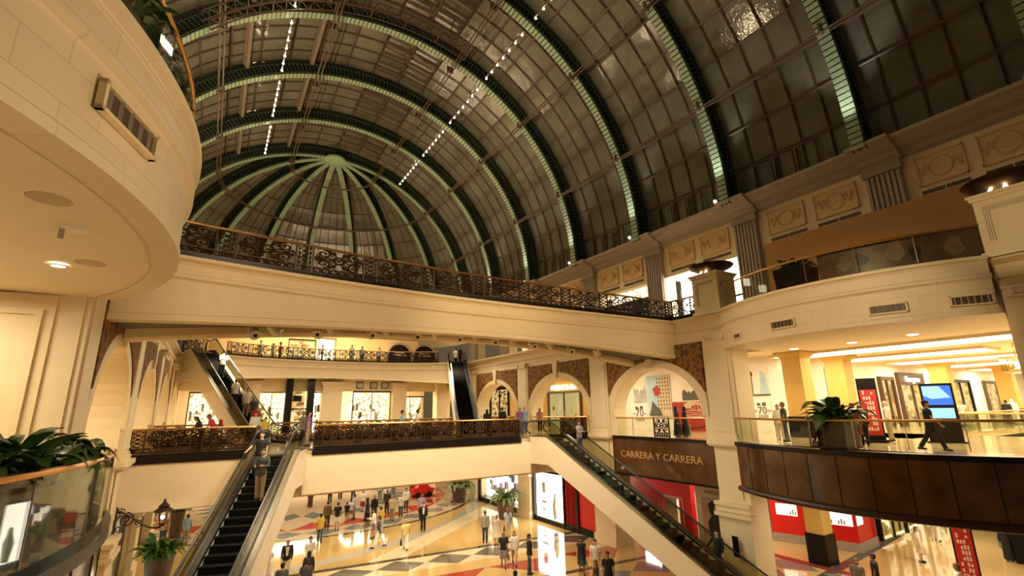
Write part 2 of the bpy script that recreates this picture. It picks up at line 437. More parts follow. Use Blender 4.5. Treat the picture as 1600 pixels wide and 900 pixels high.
def arcade(xf, nm, left=False):
    wall = MB(xf); trim = MB(xf); mos = MB(xf); pil = MB(xf)
    for i, (a, b) in enumerate(PIERS):
        if b < 1: continue
        # pier through both storeys
        wall.box((XR, a, -6), (XR+1.2, b, 6))
        pil.box((XR-.14, a+.22, .35), (XR+.05, b-.22, 4.72))             # shaft
        pil.box((XR-.10, a+.05, 0.02), (XR+.02, b-.05, 4.9))
        pil.box((XR-.24, a+.1, .1), (XR+.05, b-.1, .26)); pil.box((XR-.2, a+.14, .26), (XR+.05, b-.14, .36)); pil.box((XR-.18, a+.18, .5), (XR+.05, b-.18, .56))
        pil.box((XR-.38, a-.1, -.08), (XR+.05, b+.1, .1))
        pil.box((XR-.3, a-.05, -.16), (XR+.05, b+.05, -.08))
        # plinth of the ground storey
        pil.box((XR-.2, a-.02, -6), (XR+.05, b+.02, -2.6)); pil.box((XR-.34, a-.1, -2.7), (XR+.05, b+.1, -2.55)); pil.box((XR-.27, a-.06, -2.95), (XR+.05, b+.06, -2.7)); pil.box((XR-.36, a-.12, -3.15), (XR+.05, b+.12, -2.98))
        pil.box((XR-.3, a-.08, -6), (XR+.05, b+.08, -5.5))
        # ionic capital: two volutes and an abacus
        yc = (a+b)/2
        pil.box((XR-.26, a+.2, 4.72), (XR+.05, b-.2, 4.82)); pil.box((XR-.34, a+.1, 4.98), (XR+.05, b-.1, 5.06))
        for s in (-1, 1):
            pil.tube([(XR-.32, yc + s*(b-a-.5)/2, 4.87), (XR+.02, yc + s*(b-a-.5)/2, 4.87)], .13, 8)
        pil.box((XR-.26, a+.3, 4.8), (XR+.05, b-.3, 4.98))
        pil.box((XR-.06, a+.3, -2.4), (XR-.03, b-.3, -.3))
    for (a0, a), (b, b1) in zip(PIERS[2:-1], PIERS[3:]):
        yc = (a+b)/2; h = (b-a)/2
        ai, bi, z0 = h-.34, 2.58, 1.2
        poly = [(a, 0), (a, 5), (b, 5), (b, 0), (yc+ai, 0)] + ell(yc, ai, bi, z0, 20) + [(yc-ai, 0)]
        wall.prism(poly, XR, XR+.9, 'x')
        wall.box((XR, a, 5), (XR+.9, b, 6))
        # archivolt, raised
        ae, be = h+.18, 2.92
        clip = lambda L: [(min(max(y, a+.02), b-.02), z) for y, z in L]
        o = clip(ell(yc, ae, be, z0, 24)); q = ell(yc, ai, bi, z0, 24)
        n = len(o)
        trim.loft([[(XR-.1, *p), (XR-.1, *r), (XR+.05, *r), (XR+.05, *p)] for p, r in zip(o, q)], sm=False)
        # keystone
        trim.prism([(yc-.16, z0+bi-.06), (yc+.16, z0+bi-.06), (yc+.3, 4.9), (yc-.3, 4.9)], XR-.22, XR+.04, 'x')
        # mosaic spandrels
        for s in (-1, 1):
            e = [p for p in ell(yc, ae+.04, be+.04, z0, 24) if (p[0]-yc)*s > .42 and (p[0]-yc)*s < h-.03]
            e.sort(key=lambda p: (p[0]-yc)*s)
            P = [(yc + s*.42, 4.78)] + e + [(yc + s*(h-.03), 4.78)]
            mos.prism(P, XR-.13, XR+.02, 'x')
    nm_w = 'wall_left' if left else 'wall_right'
    W = struct(nm_w, wall, STONE); trim.build('arch_moulding', CREAM, W); mos.build('spandrel_panel', MOS, W); pil.build('pilaster', STONE, W)
    # entablature band over the piers and bays
    ent = MB(xf)
    prof = [(-.9,6.05),(.30,6.05),(.30,5.93),(.2,5.88),(.05,5.8),(.03,5.5),(.14,5.46),(.14,5.38),(.03,5.32),(.0,5.05),(-.9,5.05)]
    for seg in ([(XR-.02, 13.85), (XR-.02, 16.9)], [(XR-.02, 17.0), (XR-.02, 42.0)], [(XR-.02, 42.0), (XR-.02, 50.4)], [(XR-.02,3.0),(XR-.02,4.5)]):
        ent.sweep([(p[0], p[1]) for p in seg], prof, side=-1)
    ent.build('entablature', CREAM, W)
    return W
arcade(None, 'right'); arcade(mir, 'left', True)

# floors and ceilings beyond the arcades, first storey
fl = MB(); GL_FLOOR = mat('polished_cream_floor', (.55,.42,.24), .12, noise=.12, scale=.6)
fl.box((XR+.3, 13.9, -.35), (28.5, 60, 0)); fl.box((-12, 13.9, -.35), (-2.9, 60, 0)); fl.box((-2.9, 46, -.35), (20.8, 60, 0))
fl.box((20.0, 4.5, -.35), (XR+.3, 13.9, 0)); fl.box((XR+.3, -6, -.35), (33, 13.9, 0)); fl.box((28.5, 10.5, -.35), (76, 16.2, 0)); fl.box((33, -6, -.35), (76, 3.0, 0))
fl.box((-12, -4, -.35), (-3, 13.9, 0))
struct('floor_first_storey', fl, GL_FLOOR)
ce = MB()
ce.box((XR+.9, 15.5, 4.55), (28.5, 60, 5.9)); ce.box((-12, 15.5, 4.55), (-3.6, 60, 5.9)); ce.box((-3.6, 46.5, 4.55), (20.6, 60, 5.9))
struct('ceiling_arcade_walk', ce, CREAM)
wl = MB(); wl.box((28.5, 15.9, -1.2), (29.0, 60, 5.9)); wl.box((29.0, 15.9, -1.2), (76, 16.4, 4.6)); wl.box((75.5, -6, -6), (76, 16, 4.6)); wl.box((30, -6.3, -6), (76, -6, 4.6))
struct('wall_right_shops', wl, WHITE)
wl = MB(); wl.box((-12.4, -4, -6), (-12, 60, 5.9)); 
struct('wall_left_shops', wl, YELL)
# near end walls of the balconies: facing the camera beside the first pier
for xf, nm in ((None, 'wall_right_return'), (mir, 'wall_left_return')):
    m = MB(xf); m.box((XR+1.2, 14.2, -6), (22.15, 15.2, 6) if xf is None else (XR+9, 15.2, 6))
    if xf:
        m.box((XR+.46, 13.84, -6), (XR+9, 14.3, 4.25)); m.box((XR+.64, 13.77, .6), (XR+.76, 13.9, 3.8)); m.box((XR+2.1, 13.77, .6), (XR+2.22, 13.9, 3.8)); m.box((XR+.64, 13.765, 3.8), (XR+2.22, 13.9, 3.92)); m.box((XR+.64, 13.765, .5), (XR+2.22, 13.9, .6))
    else: m.box((XR+1.1, 13.98, -6), (XR+1.32, 14.2, 6))
    struct(nm, m, CREAM if xf is None else CREAM)

# ---------------------------------------------------------------- upper storey walls (x = 26 and mirror) under the vault
WX = 26.0
def upper(xf, nm):
    w_ = MB(xf); cor = MB(xf); pil = MB(xf); pan = MB(xf); slot = MB(xf)
    w_.box((WX, -4, 10.35), (WX+1, 52, 13.0))
    prof = [(-1.3,13.45),(1.25,13.45),(1.25,13.28),(1.0,13.2),(.7,13.0),(.35,12.9),(.25,12.72),(.0,12.62),(-.3,12.62),(-.3,13.2)]
    cor.sweep([(WX, -4), (WX, 52)], prof, side=-1)
    for i, y in enumerate(RIBY):
        a, b = y-.72-.25, y+.72-.25
        w_.box((WX, a, 6), (WX+1, b, 10.4))
        n = 7; ww = (b-a)/n
        pil.box((WX-.22, a, 6), (WX+.02, b, 12.7))
        for k in range(n): pil.box((WX-.34, a + ww*(k+.18), 6.9), (WX-.2, a + ww*(k+.82), 12.1))
        pil.box((WX-.45, a-.1, 6), (WX, b+.1, 6.6)); pil.box((WX-.4, a-.08, 12.15), (WX, b+.08, 12.4)); pil.box((WX-.36, a-.04, 12.4), (WX, b+.04, 12.7))
        cor.sweep([(WX-.3, a-.15), (WX-.3, b+.15)], prof, side=-1)
        # ochre panels with a rosette, and vent slots, in the bay beyond
        if i < 7:
            a1 = b; b1 = RIBY[i+1]-.97; L = b1-a1
            for q in range(2):
                y0 = a1 + L*(.09 + .45*q); y1 = y0 + L*.36
                pan.box((WX-.05, y0, 11.0), (WX+.02, y1, 12.35))
                for e in ((y0, y0+.06, 11, 12.35), (y1-.06, y1, 11, 12.35), (y0, y1, 11, 11.06), (y0, y1, 12.29, 12.35)):
                    pan.box((WX-.1, e[0], e[2]), (WX-.04, e[1], e[3]))
                yc = (y0+y1)/2
                pan.tube([(WX-.06, yc + .42*math.cos(t), 11.68 + .42*math.sin(t)) for t in [2*PI*k/16 for k in range(16)]], .05, 4, closed=True)
                for s in (-1, 1):
                    pan.tube([(WX-.06, yc + s*(.48 + .05*k), 11.68 + .28*math.sin(k*1.3)) for k in range(8)], .04, 4)
                for s in range(2): slot.box((WX-.03, y0 + (y1-y0)*.5*s + .03, 10.62), (WX+.02, y0 + (y1-y0)*.5*(s+1) - .03, 10.78))
    W = struct(nm, w_, CREAM); cor.build('cornice', GREYST, W); pil.build('fluted_pilaster', GREYST, W); pan.build('ornament_panel', PANEL, W); slot.build('vent_slot', BROWNBAR, W)
    return W
upper(None, 'wall_right_upper'); upper(mir, 'wall_left_upper')
fl = MB(); fl.box((XR+.3, 13.9, 5.9), (34, 60, 6.0)); fl.box((-16, 13.9, 5.9), (-3, 60, 6.0)); fl.box((-3, 48, 5.9), (20.8, 60, 6)); fl.box((20.0, 4.5, 5.9), (34, 13.9, 6.0)); fl.box((20.6, -4, 5.9), (34, 4.5, 6.0)); fl.box((-16, -4, 5.9), (-3, 13.9, 6.0))
struct('floor_second_storey', fl, GL_FLOOR)
# half-round wall under the dome
dw = MB()
az = [PI*i/32 for i in range(33)]
def ringpts(r, z): return [(VX + r*math.cos(a), DY + r*math.sin(a), z) for a in az]
dw.loft([ringpts(17.4, 9.6), ringpts(17.4, 13.3)], closed=False); dw.loft([ringpts(17.5, 13.3), ringpts(16.2, 13.3), ringpts(16.2, 13.0), ringpts(17.4, 12.6)], closed=False, sm=False)
struct('wall_dome_drum', dw, CREAM)
# ---------------------------------------------------------------- ironwork
def scroll(mb, cx, cz, r, turns, a0, sgn, rad_=.016, n=22):
    P = []
    for i in range(n+1):
        t = i/n; rr = r*(1 - .86*t); a = a0 + sgn*turns*2*PI*t
        P.append((cx + rr*math.cos(a), 0, cz + rr*math.sin(a)))
    mb.tube(P, rad_, 4, caps=False)
def panel_mesh(kind):
    """a unit-width (1 m) iron panel, 0.9 m high, centred on x"""
    m = MB(); r = .024
    m.box((-.49,-.014,0), (.49,.014,.045)); m.box((-.49,-.014,.87), (.49,.014,.9)); m.box((-.49,-.014,.20), (.49,.014,.225))
    for s in (-1, 1): m.box((s*.49-.014,-.014,0), (s*.49+.014,.014,.9))
    for k in range(6):
        x = -.41 + .164*k
        m.tube([(x + .07*math.cos(2*PI*q/8), 0, .115 + .075*math.sin(2*PI*q/8)) for q in range(8)], r, 4, closed=True)
        m.tube([(x-.08, 0, .04), (x+.08, 0, .19)], .012, 4)
    if kind == 'wide':
        m.tube([(.0 + .1*math.cos(2*PI*q/12), 0, .55 + .12*math.sin(2*PI*q/12)) for q in range(12)], r*1.3, 4, closed=True)
        m.sphere((0,0,.55), .045, 6)
        for s in (-1, 1):
            scroll(m, s*.30, .73, .14, 1.4, PI/2, s, r); scroll(m, s*.30, .38, .14, 1.4, -PI/2, -s, r)
            scroll(m, s*.12, .77, .09, 1.2, -PI/2, s, r); scroll(m, s*.12, .33, .09, 1.2, PI/2, -s, r)
            scroll(m, s*.40, .555, .075, 1.1, 0, s, r)
            m.tube([(s*.10, 0, .55), (s*.2, 0, .62), (s*.3, 0, .56), (s*.44, 0, .66)], r, 4); m.tube([(s*.10, 0, .55), (s*.2, 0, .48), (s*.3, 0, .54), (s*.44, 0, .46)], r, 4)
            m.tube([(s*.03,0,.66), (s*.2,0,.86)], r, 4); m.tube([(s*.03,0,.44), (s*.2,0,.23)], r, 4)
    else:
        for z in (.32, .48, .64, .80):
            m.tube([(.22*math.cos(2*PI*q/10), 0, z + .07*math.sin(2*PI*q/10)) for q in range(10)], r, 4, closed=True)
            for s in (-1, 1): scroll(m, s*.34, z, .07, 1.2, 0, s, r)
    return m
_wide = panel_mesh('wide').build('tmp', IRON); _nar = panel_mesh('narrow').build('tmp', IRON)
WIDE, NAR = _wide.data, _nar.data; WIDE.name = 'scroll_panel'; NAR.name = 'post_panel'
bpy.data.objects.remove(_wide); bpy.data.objects.remove(_nar)
def polylen(P): return [math.dist(a[:2], b[:2]) for a, b in zip(P, P[1:])]
def along(P, s):
    for a, b in zip(P, P[1:]):
        L = math.dist(a[:2], b[:2])
        if s <= L + 1e-6: t = s/L; return (a[0]+(b[0]-a[0])*t, a[1]+(b[1]-a[1])*t), math.atan2(b[1]-a[1], b[0]-a[0])
        s -= L
    return P[-1][:2], math.atan2(P[-1][1]-P[-2][1], P[-1][0]-P[-2][0])
def iron_balustrade(path, z, label, group, wide=1.45, nar=.42, kerb=.12, h=1.05, tint=False):
    tot = sum(polylen(path)); n = max(1, round((tot - nar)/(wide+nar))); sc_ = tot/(n*(wide+nar)+nar) if n else 1
    (cx, cy), _ = along(path, tot/2)
    t = thing('iron_balustrade', label, 'balustrade', (cx, cy, z), 0, group)
    m = MB(); m.tube([(p[0], p[1], z+h) for p in path], .045, 8); m.build('handrail', BRASS, t)
    k = MB(); k.sweep(path, [(-.1,z),(.1,z),(.1,z+kerb),(-.1,z+kerb)]); k.build('kerb', BLACK, t)
    if tint:
      gl = MB(); gl.sweep([(p[0], p[1]) for p in path], [(-.055,z+kerb),(-.045,z+kerb),(-.045,z+h-.06),(-.055,z+h-.06)]); gl.build('tinted_glass', GLASSD, t)
    s = 0; seq = []
    for i in range(n):
        seq += [('n', nar*sc_), ('w', wide*sc_)]
    seq.append(('n', nar*sc_))
    post = MB(); post.box((-.022,-.022,0), (.022,.022,h-kerb)); pm = None
    for kind, L in seq:
        (x, y), a = along(path, s + L/2)
        child(WIDE if kind == 'w' else NAR, 'scroll_panel' if kind == 'w' else 'post_panel', t, (x-cx, y-cy, kerb+.02), a, (L, 1, (h-kerb-.04)/.9))
        (x, y), a = along(path, s)
        if pm is None: o = post.build('post', IRON, t, local=True); pm = o.data; o.location = (x-cx, y-cy, kerb)
        else: child(pm, 'post', t, (x-cx, y-cy, kerb))
        s += L
    (x, y), a = along(path, tot-.01); child(pm, 'post', t, (x-cx, y-cy, kerb))
    return t
def glass_balustrade(path, z, label, group=None, seg=1.5, h=1.05, glassm=None, kerbh=.1):
    tot = sum(polylen(path)); (cx, cy), _ = along(path, tot/2)
    t = thing('glass_balustrade', label, 'balustrade', (cx, cy, z), 0, group)
    m = MB(); m.tube([(p[0], p[1], z+h) for p in path], .04, 8); m.build('handrail', BRASS, t)
    n = max(1, round(tot/seg))
    for i in range(n):
        (x0, y0), a = along(path, tot*i/n + .02); (x1, y1), b = along(path, tot*(i+1)/n - .02)
        g = MB(); d = Vector((y1-y0, -(x1-x0))).normalized()*.008
        mid = [along(path, tot*(i+q/4)/n)[0] for q in range(5)]
        mid[0] = (x0, y0); mid[-1] = (x1, y1)
        g.loft([[(p[0]+d.x, p[1]+d.y, z+kerbh), (p[0]+d.x, p[1]+d.y, z+h-.03), (p[0]-d.x, p[1]-d.y, z+h-.03), (p[0]-d.x, p[1]-d.y, z+kerbh)] for p in mid], sm=False)
        g.build('glass_pane', glassm or GLASS, t)
        if i:
            (x, y), a = along(path, tot*i/n); st = MB(); st.box((x-.012, y-.012, z+kerbh), (x+.012, y+.012, z+h)); st.build('clamp_post', STEEL, t)
    return t

# ---------------------------------------------------------------- upper bridge, near
def bow(x): return 17.2 - .0085*(x-11)**2 if x < 11 else 17.2 - .001*(x-11)**2
UB = [(x, bow(x)) for x in [-2.68,-1.6,0,2,4,6,8,10,12,14,16,18,19.5,20.48]]
t = thing('upper_footbridge', 'cream second storey bridge with an arched underside crossing the hall nearest the camera', 'bridge', (9, 18.6, 4.4))
def zb(x): return 4.57 - .0037*(x-9)**2
def zr(x): return 4.78 - .0066*(x-9)**2
def prof_front(i):
    b = zb(UB[i][0])
    return [(.16,6.05),(.16,5.95),(.05,5.9),(.0,5.82),(.0,5.56),(.09,5.52),(.09,5.42),(.02,5.38),(0,5.34),(0,b+.2),(.05,b+.16),(.05,b),(-.5,b),(-.5,6.05)]
m = MB(); m.sweep(UB, prof_front); m.build('front_beam', CREAM, t)
UB2 = [(x, y+3.4) for x, y in UB]
def prof_back(i):
    b = zr(UB[i][0])
    return [(.5,6.05),(.5,b+.1),(.42,b),(0,b),(0,6.05)]
m = MB(); m.sweep(UB2, prof_back); m.build('rear_beam', CREAM, t)
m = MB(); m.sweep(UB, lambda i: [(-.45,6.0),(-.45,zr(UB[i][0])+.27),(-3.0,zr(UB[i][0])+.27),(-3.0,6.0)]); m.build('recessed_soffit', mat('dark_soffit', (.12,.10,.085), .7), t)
iron_balustrade([(p[0], p[1]-.02) for p in UB], 6.05, 'bronze scrollwork balustrade with brass handrail on the nearest upper bridge', 'ironwork balustrades', 1.75, .5)
iron_balustrade([(p[0], p[1]+3.3) for p in UB], 6.05, 'bronze scrollwork balustrade along the far side of the nearest upper bridge', 'ironwork balustrades', 1.75, .5)
iron_balustrade([(20.3, 17.2), (20.3, 15.5)], 6.05, 'short ironwork balustrade between the upper bridge and the uplighter pedestal', 'ironwork balustrades', 1.3, .3)
# spotlights under it
SPW = mat('spotlight_white', (.80,.72,.58), .4, noise=.02)
sl0 = None; xs = [.9,1.5,3.0,3.4,5.0,5.5,7.0,7.6,8.9,9.5,10.8,11.4,12.9,13.5,15.2,16.4]
for k, x in enumerate(xs):
    y = bow(x) + (1.5 if k % 2 else 2.1); z = zr(x) + .28
    lab = 'white cylindrical spotlight under the upper bridge, %s from the left' % ORD[k]
    if sl0 is None:
        sl0 = thing('spotlight', lab, 'spotlight', (x, y, z), 0, 'white spotlights under the upper bridge')
        q = MB(); q.tube([(0,0,0),(0,0,-.12)], .03, 6); q.box((-.09,-.05,-.05),(.09,.05,0)); q.tube([(-.2,0,-.24),(-.2,0,-.1),(.2,0,-.1),(.2,0,-.24)], .02, 4); q.build('bracket', SPW, sl0, local=True)
        q = MB(); d = Vector((.2,-.65,-.6)).normalized(); c0 = Vector((0,.02,-.24))
        q.tube([c0-d*.2, c0-d*.17, c0+d*.2, c0+d*.22], [.1,.16,.19,.19], 12); q.build('housing', SPW, sl0, local=True)
        q = MB(); q.tube([c0+d*.215, c0+d*.235], .07, 10); q.build('lens', BLACK, sl0, local=True)
    else: dup(sl0, (x, y, z), rad([0, 60, -30, 100][k % 4]), lab)

# ---------------------------------------------------------------- lower bridge (first storey)
t = thing('lower_footbridge', 'wide cream first storey bridge that the escalators climb to', 'bridge', (9, 28, -2))
Y0, Y1 = 24.55, 32.0
m = MB(); m.box((-2.75, Y0+.2, -.3), (20.55, Y1, 0)); m.box((1.75, Y0-.3, -.3), (4.05, Y0+.2, 0)); m.box((15.2, Y0-.1, -.3), (18.3, Y0+.2, 0)); m.build('deck', GL_FLOOR, t)
m = MB()
m.prism([(Y0,-.18),(Y0+.25,-.18),(Y0+.25,-2.02),(Y0,-1.95)], -2.72, 1.95, 'x')
m.prism([(Y0-.35,-.18),(Y0+.25,-.18),(Y0+.25,-1.9),(Y0-.35,-1.85)], 3.75, 15.85, 'x')
m.prism([(Y0,-.18),(Y0+.25,-.18),(Y0+.25,-1.95),(Y0,-1.9)], 17.8, 20.5, 'x')
m.box((-2.7, Y0+.2, -2.0), (20.5, Y1, -1.3)); m.build('fascia', CREAM2, t)
m = MB(); m.box((-2.72, Y0-.08, -.2), (1.75, Y0+.25, .06)); m.box((4.05, Y0-.42, -.2), (15.2, Y0+.25, .06)); m.box((18.3, Y0-.08, -.2), (20.5, Y0+.25, .06)); m.box((-2.7, Y1-.15, -.5), (20.5, Y1+.1, .04)); m.build('kerb', BLACK, t)
G_ = 'ironwork balustrades'
iron_balustrade([(-2.6, Y0+.05), (1.72, Y0+.05)], .05, 'bronze scrollwork balustrade on the lower bridge left of the dark escalator', G_, 1.5, .4, tint=True)
iron_balustrade([(4.1, Y0-.3), (15.15, Y0-.3)], .05, 'long bronze scrollwork balustrade on the lower bridge between the two escalators', G_, 1.5, .4, tint=True)
iron_balustrade([(18.35, Y0+.05), (20.4, Y0+.05)], .05, 'short bronze balustrade on the lower bridge right of the cream escalator', G_, 1.5, .3, tint=True)
iron_balustrade([(-2.6, Y1), (.6, Y1)], .04, 'short far side balustrade of the lower bridge left of the distant escalator', G_, 1.5, .4)
iron_balustrade([(3.0, Y1), (14.4, Y1)], .04, 'long far side balustrade of the lower bridge between the distant escalators', G_, 1.5, .4)
iron_balustrade([(17.6, Y1), (20.4, Y1)], .04, 'short far side balustrade of the lower bridge by the right arches', G_, 1.5, .4)

# ---------------------------------------------------------------- far upper bridge (second storey)
FB = [(-2.7,42.3),(-.9,42.4),(.4,42.9),(2,44.0),(5,44.9),(9,45.4),(13,45.1),(16,44.2),(18,43.2),(19,42.5),(20.48,42.3)]
t = thing('far_footbridge', 'cream second storey bridge at the far end above the distant shops', 'bridge', (9, 46, 4.4))
def zf(x): return 3.95 + .62*max(0, 1 - ((x-8.6)/11.5)**2)
def prof_far(i):
    b = zf(FB[i][0])
    return [(.14,6.05),(.14,5.95),(.0,5.85),(.0,5.58),(.08,5.52),(.08,5.4),(0,5.34),(0,b+.1),(.05,b+.06),(.05,b),(-.5,b),(-.5,6.05)]
m = MB(); m.sweep(FB, prof_far); m.build('fascia', CREAM, t)
m = MB(); m.sweep(FB, [(-.4,6.0),(-.4,5.0),(-5,5.0),(-5,6.0)]); m.build('deck', CREAM, t)
iron_balustrade(FB[2:9], 6.05, 'bronze scrollwork balustrade on the far upper bridge, between the distant escalators', G_, 1.5, .4)
iron_balustrade(FB[:2], 6.05, 'short balustrade at the left end of the far upper bridge', G_, 1.2, .3)
# ---------------------------------------------------------------- curved balconies
CX, CY, CR = 27.1, 9.2, 8.5
ARC = [(CX - CR*math.cos(rad(a)), CY + CR*math.sin(rad(a))) for a in [33.6 - 67.2*i/56 for i in range(57)]]   # from far to near, right side
def arc_stone(nm, cx):
    m = mat(nm, (.74,.62,.42), .5, noise=0); q = NT(m)
    tc = q.n('ShaderNodeTexCoord'); g = q.n('ShaderNodeNewGeometry'); sp = q.n('ShaderNodeSeparateXYZ'); q.l(g.outputs['Position'], sp.inputs[0])
    u = q.math('MULTIPLY', q.math('ARCTAN2', q.math('SUBTRACT', sp.outputs[1], CY), q.math('ABSOLUTE', q.math('SUBTRACT', sp.outputs[0], cx))), CR)
    cb = q.n('ShaderNodeCombineXYZ'); q.l(u, cb.inputs[0]); q.l(sp.outputs[2], cb.inputs[1])
    br = q.n('ShaderNodeTexBrick'); br.inputs['Scale'].default_value = 1; br.inputs['Brick Width'].default_value = 1.05; br.inputs['Row Height'].default_value = .42
    br.inputs['Mortar Size'].default_value = .007; br.inputs['Color1'].default_value = (.76,.64,.44,1); br.inputs['Color2'].default_value = (.72,.60,.41,1); br.inputs['Mortar'].default_value = (.60,.48,.31,1)
    q.l(cb.outputs[0], br.inputs['Vector']); q.l(br.outputs['Color'], q.b.inputs['Base Color'])
    bp = q.n('ShaderNodeBump'); bp.inputs['Strength'].default_value = .3; bp.inputs['Distance'].default_value = .01; q.l(br.outputs['Fac'], bp.inputs['Height']); bp.invert = True
    q.l(bp.outputs['Normal'], q.b.inputs['Normal'])
    return m
STR = arc_stone('block_stone_right', 27.1); STL = arc_stone('block_stone_left', -9.3)
SOFF = mat('soffit_paint', (.80,.68,.48), .6, noise=.02)
ARC1 = [(CX - 8.1*math.cos(rad(a)), CY + 8.1*math.sin(rad(a))) for a in [35.4 - 70.8*i/56 for i in range(57)]]
def balcony2(xf, side, stone):
    t = thing('curved_balcony', 'cream curved second storey balcony on the %s with block joints and a flat soffit' % side, 'balcony', (20.5, CY, 4.25) if xf is None else (-2.7, CY, 4.25))
    m = MB(xf)
    prof = [(.14,6.06),(.14,5.96),(.05,5.92),(.02,5.84),(.02,5.52),(.1,5.48),(.1,5.38),(.03,5.34),(0,5.30),(0,4.42),(.03,4.38),(.03,4.25),(-.35,4.25),(-.35,6.06)]
    m.sweep(ARC, prof, side=1, sm=True); m.ang = 12; m.build('fascia', stone, t)
    m = MB(xf); pl = [(x+.12, y) for x, y in ARC] + [(24.5, 4.5), (24.5, 13.9)]
    m.prism(pl, 4.28, 4.5); m.build('soffit', SOFF, t)
    m = MB(xf); m.prism([(x+.12, y) for x, y in ARC] + [(21.0, 4.5), (21.0, 13.9)], 5.85, 6.0); m.build('deck', GL_FLOOR, t)
    return t
balcony2(None, 'right', STR); balcony2(mir, 'left', STL)
RA = [(x+.12, y) for x, y in ARC]; RAm = [mir((x, y, 0))[:2] for x, y in RA]
glass_balustrade(RA, 6.06, 'glass balustrade with brass rail on the right second storey balcony', 'glass balustrades', 1.6)
glass_balustrade(RAm, 6.06, 'glass balustrade with brass rail high on the left second storey balcony', 'glass balustrades', 1.6)
RB = [(x-.02, y) for x, y in ARC]; RBm = [mir((x, y, 0))[:2] for x, y in ARC1]
glass_balustrade(RB, .12, 'curved glass balustrade with brass rail on the right first storey gallery', 'glass balustrades', 1.35, h=1.0)
glass_balustrade(RBm, .12, 'curved glass balustrade in front of the leafy trough, bottom left', 'glass balustrades', 1.35, h=1.0)
# bronze fascia of the first storey galleries
for xf, side in ((None, 'right'), (mir, 'left')):
    t = thing('gallery_edge', 'dark glossy bronze fascia of the curved first storey gallery on the %s' % side, 'gallery', (20.2, CY, -1.9) if xf is None else (-2.4, CY, -1.9))
    AR_ = ARC if xf is None else ARC1; R_ = CR if xf is None else 8.1
    m = MB(xf); m.sweep(AR_, [(.02,-.02),(.02,-1.75),(-.2,-1.75),(-.2,-.02)], sm=True); m.build('bronze_panels', BRONZE, t)
    m = MB(xf); m.sweep(AR_, [(.1,.12),(.1,-.05),(-.3,-.05),(-.3,.12)], sm=False); m.build('kerb', BLACK, t)
    m = MB(xf); m.sweep(AR_, [(.06 + .12*math.cos(a), -1.80 + .12*math.sin(a)) for a in [2*PI*k/8 for k in range(8)]], sm=True); m.build('lip_moulding', IRON, t)
    for k in range(1, 10):
        m = MB(xf); a = rad(33.6 - 67.2*k/10); x = CX - (R_+.025)*math.cos(a); y = CY + (R_+.025)*math.sin(a); m.obox((x, y, -.9), (.012, .03, 1.7), -a); m.build('panel_joint', BLACK, t)
    m = MB(xf); m.prism([(x+.25, y) for x, y in AR_] + [(20.9, 4.5), (20.9, 13.9)], -.35, 0); m.build('deck', GL_FLOOR, t)
    m = MB(xf); m.prism([(x+.1, y) for x, y in AR_] + [(21.5, 4.5), (21.5, 13.9)], -1.8, -1.6); m.build('soffit', SOFF, t)
# planter trough behind the left glass
m = MB(mir); pp = [(x+.16, y) for x, y in ARC1[8:52]]
m.sweep(pp, [(0,.02),(0,.93),(-.7,.93),(-.7,.02)], sm=False)
tag(m.build('planter_trough', BLACK), 'dark curved planter trough behind the glass balustrade, bottom left', 'planter')

# pedestals with bowl uplighters
BOWL = mat('dark_bronze_bowl', (.05,.03,.018), .18, .7, noise=.05)
def pedestal(xf, y0, y1, label, lab2):
    x0, x1 = 20.12, 21.5; xc, yc = (x0+x1)/2, (y0+y1)/2
    loc = (xc, yc, 6.05) if xf is None else (17.8-xc, yc, 6.05)
    t = thing('pedestal', label, 'pedestal', loc, 0, 'stone pedestals of the second storey')
    m = MB(xf)
    m.box((x0, y0, 6.0), (x1, y1, 7.85)); m.box((x0-.08, y0-.08, 6.0), (x1+.08, y1+.08, 6.15)); m.build('shaft', STONE, t)
    m = MB(xf); m.box((x0-.06, y0-.06, 7.85), (x1+.06, y1+.06, 7.95)); m.box((x0-.12, y0-.12, 7.95), (x1+.12, y1+.12, 8.05)); m.build('cap', STONE, t)
    m = MB(xf)
    for d in (.0, .06, .12):
        m.box((x0+.2+d, y0-.012, 7.62-d), (x1-.2-d, y0, 7.635-d)); m.box((x0+.2+d, y0-.012, 6.5), (x0+.215+d, y0, 7.62-d))
        m.box((x0-.012, y0+.2+d, 7.62-d), (x0, y1-.2-d, 7.635-d)); m.box((x0-.012, y1-.215-d, 6.5), (x0, y1-.2-d, 7.62-d))
    m.build('carved_lines', GREYST, t)
    b = thing('bowl_uplighter', lab2, 'uplighter', (loc[0], loc[1], 8.05), 0, 'bowl uplighters on pedestals')
    m = MB(); m.lathe([(.01,0),(.22,.0),(.25,.06),(.6,.16),(.95,.34),(1.08,.46),(1.06,.48),(.9,.40),(.5,.24),(.01,.2)], 28); m.build('bowl', BOWL, b, local=True)
    m = MB(); m.lathe([(.01,.27),(.5,.30)], 16); m.build('lamp_disc', LITWARM, b, local=True)
    for a_ in (-.55, .15):
        m = MB(); q_ = PI + (a_ if xf is None else -a_ + PI); m.sphere((.55*math.cos(q_), .55*math.sin(q_), .09), .06, 8); m.build('small_lamp', BULB, b, local=True)
    point((loc[0], loc[1], 8.75), 22)
pedestal(None, 13.95, 15.4, 'cream stone pedestal at the junction of upper bridge and right balcony', 'dark bowl uplighter on the pedestal in front of the bright shop')
pedestal(None, 3.05, 4.5, 'cream stone pedestal with carved lines at the right edge', 'dark bowl uplighter at the right edge')
pedestal(mir, 13.95, 15.4, 'cream stone pedestal beside the left round balcony at the bridge end', 'bowl uplighter behind the left round balcony')

